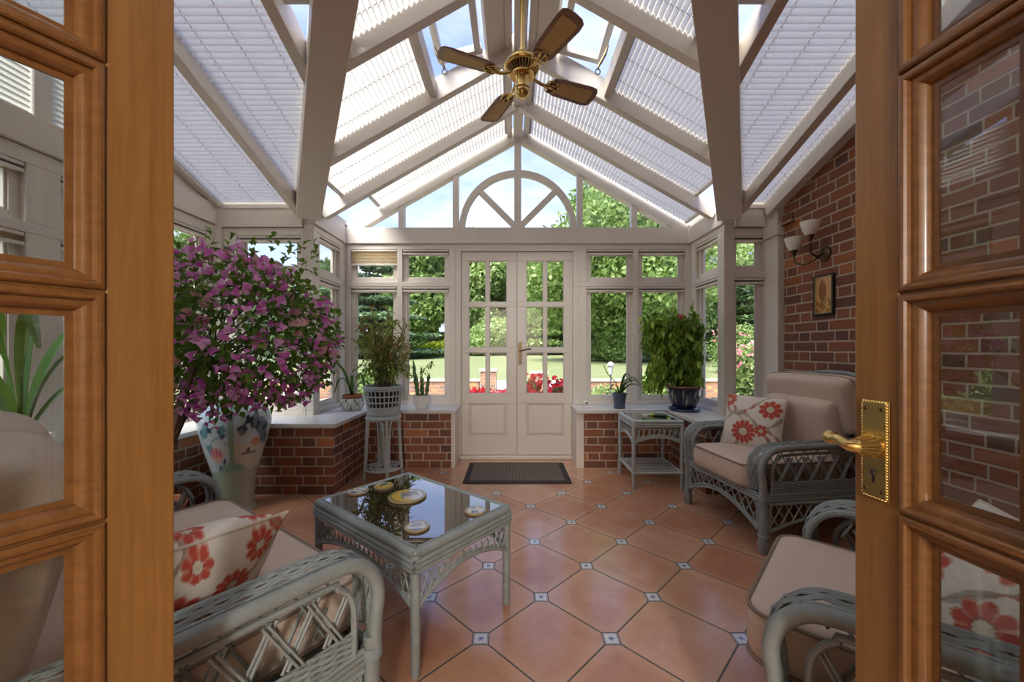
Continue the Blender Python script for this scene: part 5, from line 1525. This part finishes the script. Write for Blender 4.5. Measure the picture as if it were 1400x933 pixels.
for i, (px, w_, top, lab) in enumerate(((668,.17,.70,'left'),(737,.17,.64,'right'))):
    x = (px-700)/FPX*8.6
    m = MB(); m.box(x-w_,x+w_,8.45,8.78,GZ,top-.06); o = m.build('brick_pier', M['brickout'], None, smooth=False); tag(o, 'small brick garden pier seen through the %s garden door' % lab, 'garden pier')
    m = MB(); m.box(x-w_-.03,x+w_+.03,8.42,8.81,top-.06,top); m.build('coping', M['stonecap'], o, smooth=False, bevel=.01)

def blobs_cloud(blobs, n, size, flat=0.0, shell=.55, asp=1.0):
    "quads scattered in the outer shells of ellipsoids (c, radii)"
    vol = np.array([r[0]*r[1]*r[2] for _, r in blobs])**.67; pick = nr.choice(len(blobs), n, p=vol/vol.sum())
    C = np.array([c for c, _ in blobs])[pick]; Rr = np.array([r for _, r in blobs])[pick]
    d = nr.normal(size=(n,3)); d /= np.linalg.norm(d,axis=1)[:,None]
    rad = shell+(1-shell)*nr.random(n)**.6
    pos = C+d*Rr*rad[:,None]*(1+.12*np.sin(d*5.0+C)).mean(axis=1)[:,None]
    a = nr.normal(size=(n,3)); a[:,2] *= (1-flat); a /= np.linalg.norm(a,axis=1)[:,None]
    b_ = np.cross(a, nr.normal(size=(n,3))*np.array([1,1,1])); b_ /= np.linalg.norm(b_,axis=1)[:,None]
    if flat: b_[:,2] *= (1-flat)
    s = size*(.6+.8*nr.random(n))[:,None]
    a = a*s; b_ = b_*s*.55*asp
    return np.stack([pos-a, pos+b_*.9-a*.1, pos+a, pos-b_*.9-a*.1], axis=1)
def tree(name, px, Y, ytop, w, mat, label, n=4200, kind='round', trunk=True, z0=None, size=None, cat='tree', group=None):
    x = (px-700)/FPX*Y; zt_ = CAMH-(ytop-HOR)/FPX*Y; zb = .40+.42*min(1,max(0,(Y-9.1)/24)) if z0 is None else z0; H_ = zt_-zb
    o = empty(name, (x,Y,zb), 0, label, cat, group)
    rx = w/2; bl = []
    if kind == 'round':
        for k in range(11):
            t = k/10; zz = H_*(.26+.64*t); rr = rx*(.95-.75*abs(t-.38)**1.5*1.6)
            ox, oy = nr.uniform(-.45,.45)*rr, nr.uniform(-.4,.4)*rr
            bl.append(((ox,oy,zz),(rr*.62,rr*.62,H_*.15)))
    elif kind == 'cone':
        for k in range(10):
            t = k/9; zz = H_*(.10+.86*t); rr = max(.12*rx, rx*(1-t)**.85); bl.append(((nr.uniform(-.1,.1)*rr,0,zz),(rr,rr,H_*.055)))
    elif kind == 'tier':
        for k in range(13):
            t = k/12; zz = H_*(.06+.90*t); rr = rx*(1.05-.8*t); sx = (-1)**k*.35*rr
            bl.append(((sx,nr.uniform(-.3,.3)*rr,zz),(rr*.75,rr*.7,H_*.028)))
    elif kind == 'low':
        for k in range(5): bl.append(((nr.uniform(-.5,.5)*rx,nr.uniform(-.3,.3)*rx,H_*nr.uniform(.35,.6)),(rx*.6,rx*.5,H_*.42)))
    elif kind == 'ball': bl.append(((0,0,H_*.5),(rx,rx,H_*.52)))
    elif kind == 'hedge':
        for k in range(7): bl.append((((k/6-.5)*w*.92,nr.uniform(-.3,.3),H_*nr.uniform(.42,.52)),(w*.11,.9,H_*.5)))
    sz = size or max(.035, Y*.0066)
    n = int(n*2.4)
    q = blobs_cloud(bl, n, sz, flat=.55 if kind in ('tier','cone') else 0, shell=.35)
    lowz = np.minimum(q[:,:,2].min(axis=1)-.03, 0); q[:,:,2] -= lowz[:,None]
    quadcloud('crown' if kind in ('round','cone','tier') else 'foliage', q, mat, o)
    if trunk:
        m = MB(); tr_ = max(.06,H_*.022); m.tube([(0,0,-.2),(.04*H_*.2,0,H_*.3),(0,0,H_*.8)], [tr_*1.3,tr_,tr_*.4], 8)
        for k in range(6):
            a = k*2.4; e = Vector((rx*.6*math.cos(a),rx*.6*math.sin(a),H_*(.45+.07*k))); m.tube([(0,0,H_*(.28+.05*k)),e], [tr_*.5,tr_*.15], 6)
        m.build('trunk', M['bark'], o)
    return o
T = tree
TG = 'trees beyond the lawn'
T('conifer_tree',505,21,338,7.5,M['tr_conifer'],'layered blue green cedar outside the leftmost pane beside the doors',9500,'tier',group=TG)
T('deciduous_tree',590,31,322,9,M['tr_mid'],'broad green tree behind the cane basket plant, beyond the lawn',8000,group=TG)
T('deciduous_tree',545,38,330,11,M['tr_light'],'pale green tree showing between cedar and broad tree, far beyond the lawn',6500,group=TG)
T('deciduous_tree',650,34,318,8.5,M['tr_light'],'light green tree filling the top of the left garden door',8000,group=TG)
T('deciduous_tree',694,36,335,7,M['tr_mid'],'mid green tree behind the meeting stiles of the garden doors',6500,group=TG)
T('conifer_tree',727,27,330,4.2,M['tr_light'],'slim yellow green tree in the right garden door',6000,'cone',group=TG)
T('deciduous_tree',768,30,322,8,M['tr_dark'],'dark spreading tree with bare trunk in the right garden door',8000,group=TG)
T('deciduous_tree',838,17,246,10.5,M['tr_mid'],'tallest leafy tree filling the panes right of the garden doors',15000,group=TG)
T('deciduous_tree',905,19,268,9,M['tr_light'],'pale leafy tree behind the bushy potted plant',9000,group=TG)
T('deciduous_tree',952,22,300,9,M['tr_mid'],'green tree seen through the bay\'s right side panes',7000,group=TG)
T('conifer_tree',1025,19,352,7,M['tr_dark'],'dark evergreen outside the narrow pane beside the brick wall',8000,'cone',group=TG)
T('conifer_tree',1085,23,330,9,M['tr_mid'],'evergreen hidden mostly by the brick wall, outside on the right',5000,'cone',group=TG)
T('deciduous_tree',445,27,362,8,M['tr_dark'],'dark green tree behind the corner post on the left',6500,group=TG)
T('deciduous_tree',372,30,385,9,M['tr_mid'],'green tree outside the pane behind the purple blossom',5500,group=TG)
T('deciduous_tree',262,20,318,8,M['tr_mid'],'feathery tree outside the left wall, top of its pane',5200,group=TG)
T('deciduous_tree',120,17,235,10,M['tr_mid'],'big tree far left, seen through the left wooden door',7000,group=TG)
T('deciduous_tree',-160,13,180,9,M['tr_light'],'pale green tree outside the left wall toward the house',6000,group=TG)
T('hedge',540,36,452,27,M['tr_dark'],'long dark hedge along the far side of the lawn, left half',9000,'hedge',False,cat='hedge')
T('hedge',905,39,448,30,M['tr_dark'],'long dark hedge along the far side of the lawn, right half',9000,'hedge',False,cat='hedge')
T('hedge',330,27,450,17,M['tr_mid'],'green hedge beyond the side lawn, behind the blossom',6000,'hedge',False,cat='hedge')
SG = 'shrubs at the lawn edge'
T('shrub',680,26,436,3.6,M['tr_light'],'large rounded light green shrub in the left garden door',4500,'ball',False,cat='shrub',group=SG)
T('shrub',655,25,458,2.2,M['tr_light'],'smaller rounded shrub left of the big one in the left garden door',2600,'ball',False,cat='shrub',group=SG)
T('shrub',700,27,470,5,M['tr_mid'],'low spreading shrub behind the garden doors\' middle',2500,'low',False,cat='shrub',group=SG)
T('shrub',842,17,441,1.45,M['tr_mid'],'clipped round bush right of the doors across the lawn',3600,'ball',False,cat='shrub',group=SG)
T('shrub',814,18,455,1.7,M['tr_light'],'loose light shrub beside the clipped round bush',2600,'low',False,cat='shrub',group=SG)
T('shrub',850,20,412,3.2,M['tr_olive'] if 'tr_olive' in M else M['tr_light'],'tall airy shrub rising behind the clipped round bush',3200,'low',False,cat='shrub',group=SG)
T('shrub',905,17,452,2.6,M['tr_mid'],'spreading shrub behind the bushy potted plant',2600,'low',False,cat='shrub',group=SG)
T('shrub',597,24,466,1.9,M['tr_lime'],'bright yellow green shrub beyond the lawn, left of the doors',2600,'low',False,cat='shrub',group=SG)
T('shrub',572,23.5,474,1.6,M['tr_lime'],'small golden shrub next to the bright yellow green one',1600,'low',False,cat='shrub',group=SG)
T('shrub',520,24,452,6,M['tr_dark'],'dark low shrub under the cedar',3000,'low',False,cat='shrub',group=SG)
T('shrub',770,27,470,4,M['tr_dark'],'dark low shrub under the spreading tree in the right door',2200,'low',False,cat='shrub',group=SG)
for i, (x_, y_, t_, w_, mt) in enumerate(((-17,3.5,5.5,8,'tr_mid'),(-19,-3,7,9,'tr_light'),(-15,10,6.5,7,'tr_dark'))):
    T('deciduous_tree',700+x_/max(.5,abs(y_))*FPX,abs(y_),HOR-t_/abs(y_)*FPX,w_,M[mt],['rounded tree beyond the side lawn, far left outside','pale broad tree beyond the side lawn, level with the house','dark tree beyond the side lawn, beyond the brick edging'][i],4000,z0=.1,size=.16,group=TG)
# planting close to the panes
def bed(px, Y, ytop, w, mat, label, n, flowers=None, nf=0, z0=GZ, name='border_plant', fs=.03):
    o = T(name,px,Y,ytop,w,mat,label,n,'low',False,z0=z0,size=.035,cat='plant')
    if flowers:
        H_ = CAMH-(ytop-HOR)/FPX*Y-z0; m = MB()
        for k in range(nf):
            c = Vector((rnd.uniform(-.5,.5)*w, rnd.uniform(-.35,.1)*w, H_*rnd.uniform(.55,1.0)))
            ax = Vector((rnd.uniform(-.5,.5),-.8,rnd.uniform(.1,.9))).normalized(); s1 = ax.orthogonal().normalized(); s2 = ax.cross(s1)
            for j in range(7):
                a = j*2.4; rd = s1*math.cos(a)+s2*math.sin(a); m.leaf(c+rvec(fs*.3), rd*.8+ax*(.3+.1*j), ax, fs*rnd.uniform(.8,1.2), fs*.9, .1)
        m.build('blooms', flowers, o, smooth=False)
    return o
bed(845,7.6,522,1.0,M['tr_light'],'low green border plant outside, behind the slate blue pot',1600)
bed(905,7.4,505,1.3,M['tr_light'],'green border plant outside behind the bushy potted plant',1800)
bed(655,5.6,531,.46,M['tr_mid'],'bed of red geraniums outside the left garden door',500,M['petal_red'],90,name='geranium',fs=.042)
bed(690,5.7,534,.32,M['tr_mid'],'small clump of red geraniums left of the doors\' meeting line',350,M['petal_red'],60,name='geranium',fs=.042)
bed(732,5.5,512,.42,M['tr_mid'],'tall clump of red geraniums outside the right door by the handle',600,M['petal_red'],100,name='geranium',fs=.044)
bed(768,5.4,516,.34,M['tr_light'],'red geraniums with green top by the hinge of the right door',900,M['petal_red'],60,name='geranium',fs=.042)
bed(498,7.2,500,.9,M['tr_mid'],'green leafy plant outside under the cedar, by the left corner',1200)
bed(1020,5.6,470,.60,M['tr_light'],'pink and white flowers outside the narrow pane by the brick wall',1500,M['petal_pink'],46,name='flowering_border',z0=.25,fs=.035)
bed(1045,7.5,452,1.6,M['tr_light'],'mixed flower border farther outside the narrow pane',2200,M['petal_white'],60,name='flowering_border',z0=GZ,fs=.05)
bed(1010,11.0,440,1.6,M['tr_mid'],'tall flower border at the back outside the narrow pane',2200,M['petal_pink'],40,name='flowering_border',z0=.42,fs=.05)
x0 = (1022-700)/FPX*5.5
m = MB(); m.box(x0-.36,x0+.36,5.35,5.75,GZ,.40); o = m.build('planter_trough', M['zinc'], None, smooth=False, bevel=.01); tag(o, 'grey trough under the pink flowers outside the narrow pane', 'planter')
m = MB(); m.box(x0-.38,x0+.38,5.33,5.36,.36,.42); m.box(x0-.38,x0+.38,5.74,5.77,.36,.42); m.build('rim', M['zinc'], o, smooth=False)
bed(20,4.6,430,1.6,M['tr_light'],'broad leaved plant outside the left wall, seen through the wooden door',1600)
bed(-60,3.6,440,1.4,M['tr_mid'],'green border plant right against the left wall outside',1400)
# little lantern beyond the glass
x = (835-700)/FPX*6.5; 
o = empty('garden_lantern', (x,6.5,GZ), 0, 'white lantern on a thin post outside behind the slate blue pot', 'lantern')
zt_ = CAMH-(497-HOR)/FPX*6.5-GZ
m = MB(); m.tube([(0,0,0),(0,0,zt_-.18)], .012, 8); m.build('post', M['zinc'], o)
m = MB(); m.lathe([(0,-.19),(.03,-.18),(.045,-.05),(.048,-.04)], 4, (0,0,zt_)); m.build('lamp_glass', M['whiteceramic'], o, smooth=False)
m = MB(); m.lathe([(.06,-.04),(.062,-.03),(.03,.02),(.0,.03)], 8, (0,0,zt_)); m.build('cap', M['whiteceramic'], o, smooth=False)
# ---------------------------------------------------------------- camera, light, sky
cd = bpy.data.cameras.new('camera'); cam = bpy.data.objects.new('camera', cd); col.objects.link(cam)
cam.location = (0,0,CAMH); cam.rotation_euler = (R(90),0,0)
cd.sensor_width = 36; cd.lens = FPX/1400*36; cd.shift_y = 10/1400; cd.clip_start = .02; cd.clip_end = 400
sc = bpy.context.scene; sc.camera = cam
sd = bpy.data.lights.new('sun','SUN'); so = bpy.data.objects.new('sun', sd); col.objects.link(so)
sd.energy = 4.0; sd.angle = R(42); sd.color = (1,.95,.87)
so.rotation_euler = Vector((.42,.62,-1)).to_track_quat('-Z','Y').to_euler()
ld = bpy.data.lights.new('added_fill_lamp','POINT'); lo_ = bpy.data.objects.new('added_fill_light', ld); col.objects.link(lo_)  # fill light added behind the camera, not a known fitting of the house
ld.energy = 105; ld.shadow_soft_size = .2; ld.color = (1,.96,.91); lo_.location = (.13,-3.2,1.9)
w = bpy.data.worlds.new('sky'); sc.world = w; w.use_nodes = True
t = w.node_tree; t.nodes.clear()
tc = t.nodes.new('ShaderNodeTexCoord'); sp = t.nodes.new('ShaderNodeSeparateXYZ'); t.links.new(tc.outputs['Generated'], sp.inputs[0])
rp = t.nodes.new('ShaderNodeValToRGB'); e = rp.color_ramp.elements
e[0].position = 0; e[0].color = (.62,.71,.92,1); e[1].position = .9; e[1].color = (.11,.20,.66,1)
e2 = e.new(.35); e2.color = (.34,.45,.84,1)
t.links.new(sp.outputs[2], rp.inputs[0])
mp = t.nodes.new('ShaderNodeMapping'); mp.inputs['Scale'].default_value = (1,1,2.6); t.links.new(tc.outputs['Generated'], mp.inputs[0])
nz = t.nodes.new('ShaderNodeTexNoise'); nz.inputs['Scale'].default_value = 2.4; nz.inputs['Detail'].default_value = 7; nz.inputs['Roughness'].default_value = .55
t.links.new(mp.outputs[0], nz.inputs[0])
cr = t.nodes.new('ShaderNodeValToRGB'); cr.color_ramp.elements[0].position = .44; cr.color_ramp.elements[1].position = .70
t.links.new(nz.outputs[0], cr.inputs[0])
mx = t.nodes.new('ShaderNodeMix'); mx.data_type = 'RGBA'; zm = t.nodes.new('ShaderNodeMapRange'); zm.inputs[1].default_value = .15; zm.inputs[2].default_value = .95; zm.inputs[3].default_value = 1; zm.inputs[4].default_value = .25
t.links.new(sp.outputs[2], zm.inputs[0])
mm = t.nodes.new('ShaderNodeMath'); mm.operation = 'MULTIPLY'; t.links.new(cr.outputs[0], mm.inputs[0]); t.links.new(zm.outputs[0], mm.inputs[1])
t.links.new(mm.outputs[0], mx.inputs[0]); t.links.new(rp.outputs[0], mx.inputs[6]); mx.inputs[7].default_value = (.84,.86,.92,1)
bg = t.nodes.new('ShaderNodeBackground'); bg.inputs[1].default_value = .68; t.links.new(mx.outputs[2], bg.inputs[0])
ow = t.nodes.new('ShaderNodeOutputWorld'); t.links.new(bg.outputs[0], ow.inputs[0])
vs = sc.view_settings; vs.view_transform = 'Standard'; vs.look = 'None'; vs.gamma = 1; vs.use_curve_mapping = False; vs.exposure = 1.6
cy = sc.cycles
cy.use_denoising = True; cy.max_bounces = 12; cy.diffuse_bounces = 6; cy.glossy_bounces = 6; cy.transmission_bounces = 8; cy.transparent_max_bounces = 40
cy.sample_clamp_indirect = 8; cy.caustics_reflective = False; cy.caustics_refractive = False; cy.blur_glossy = .5
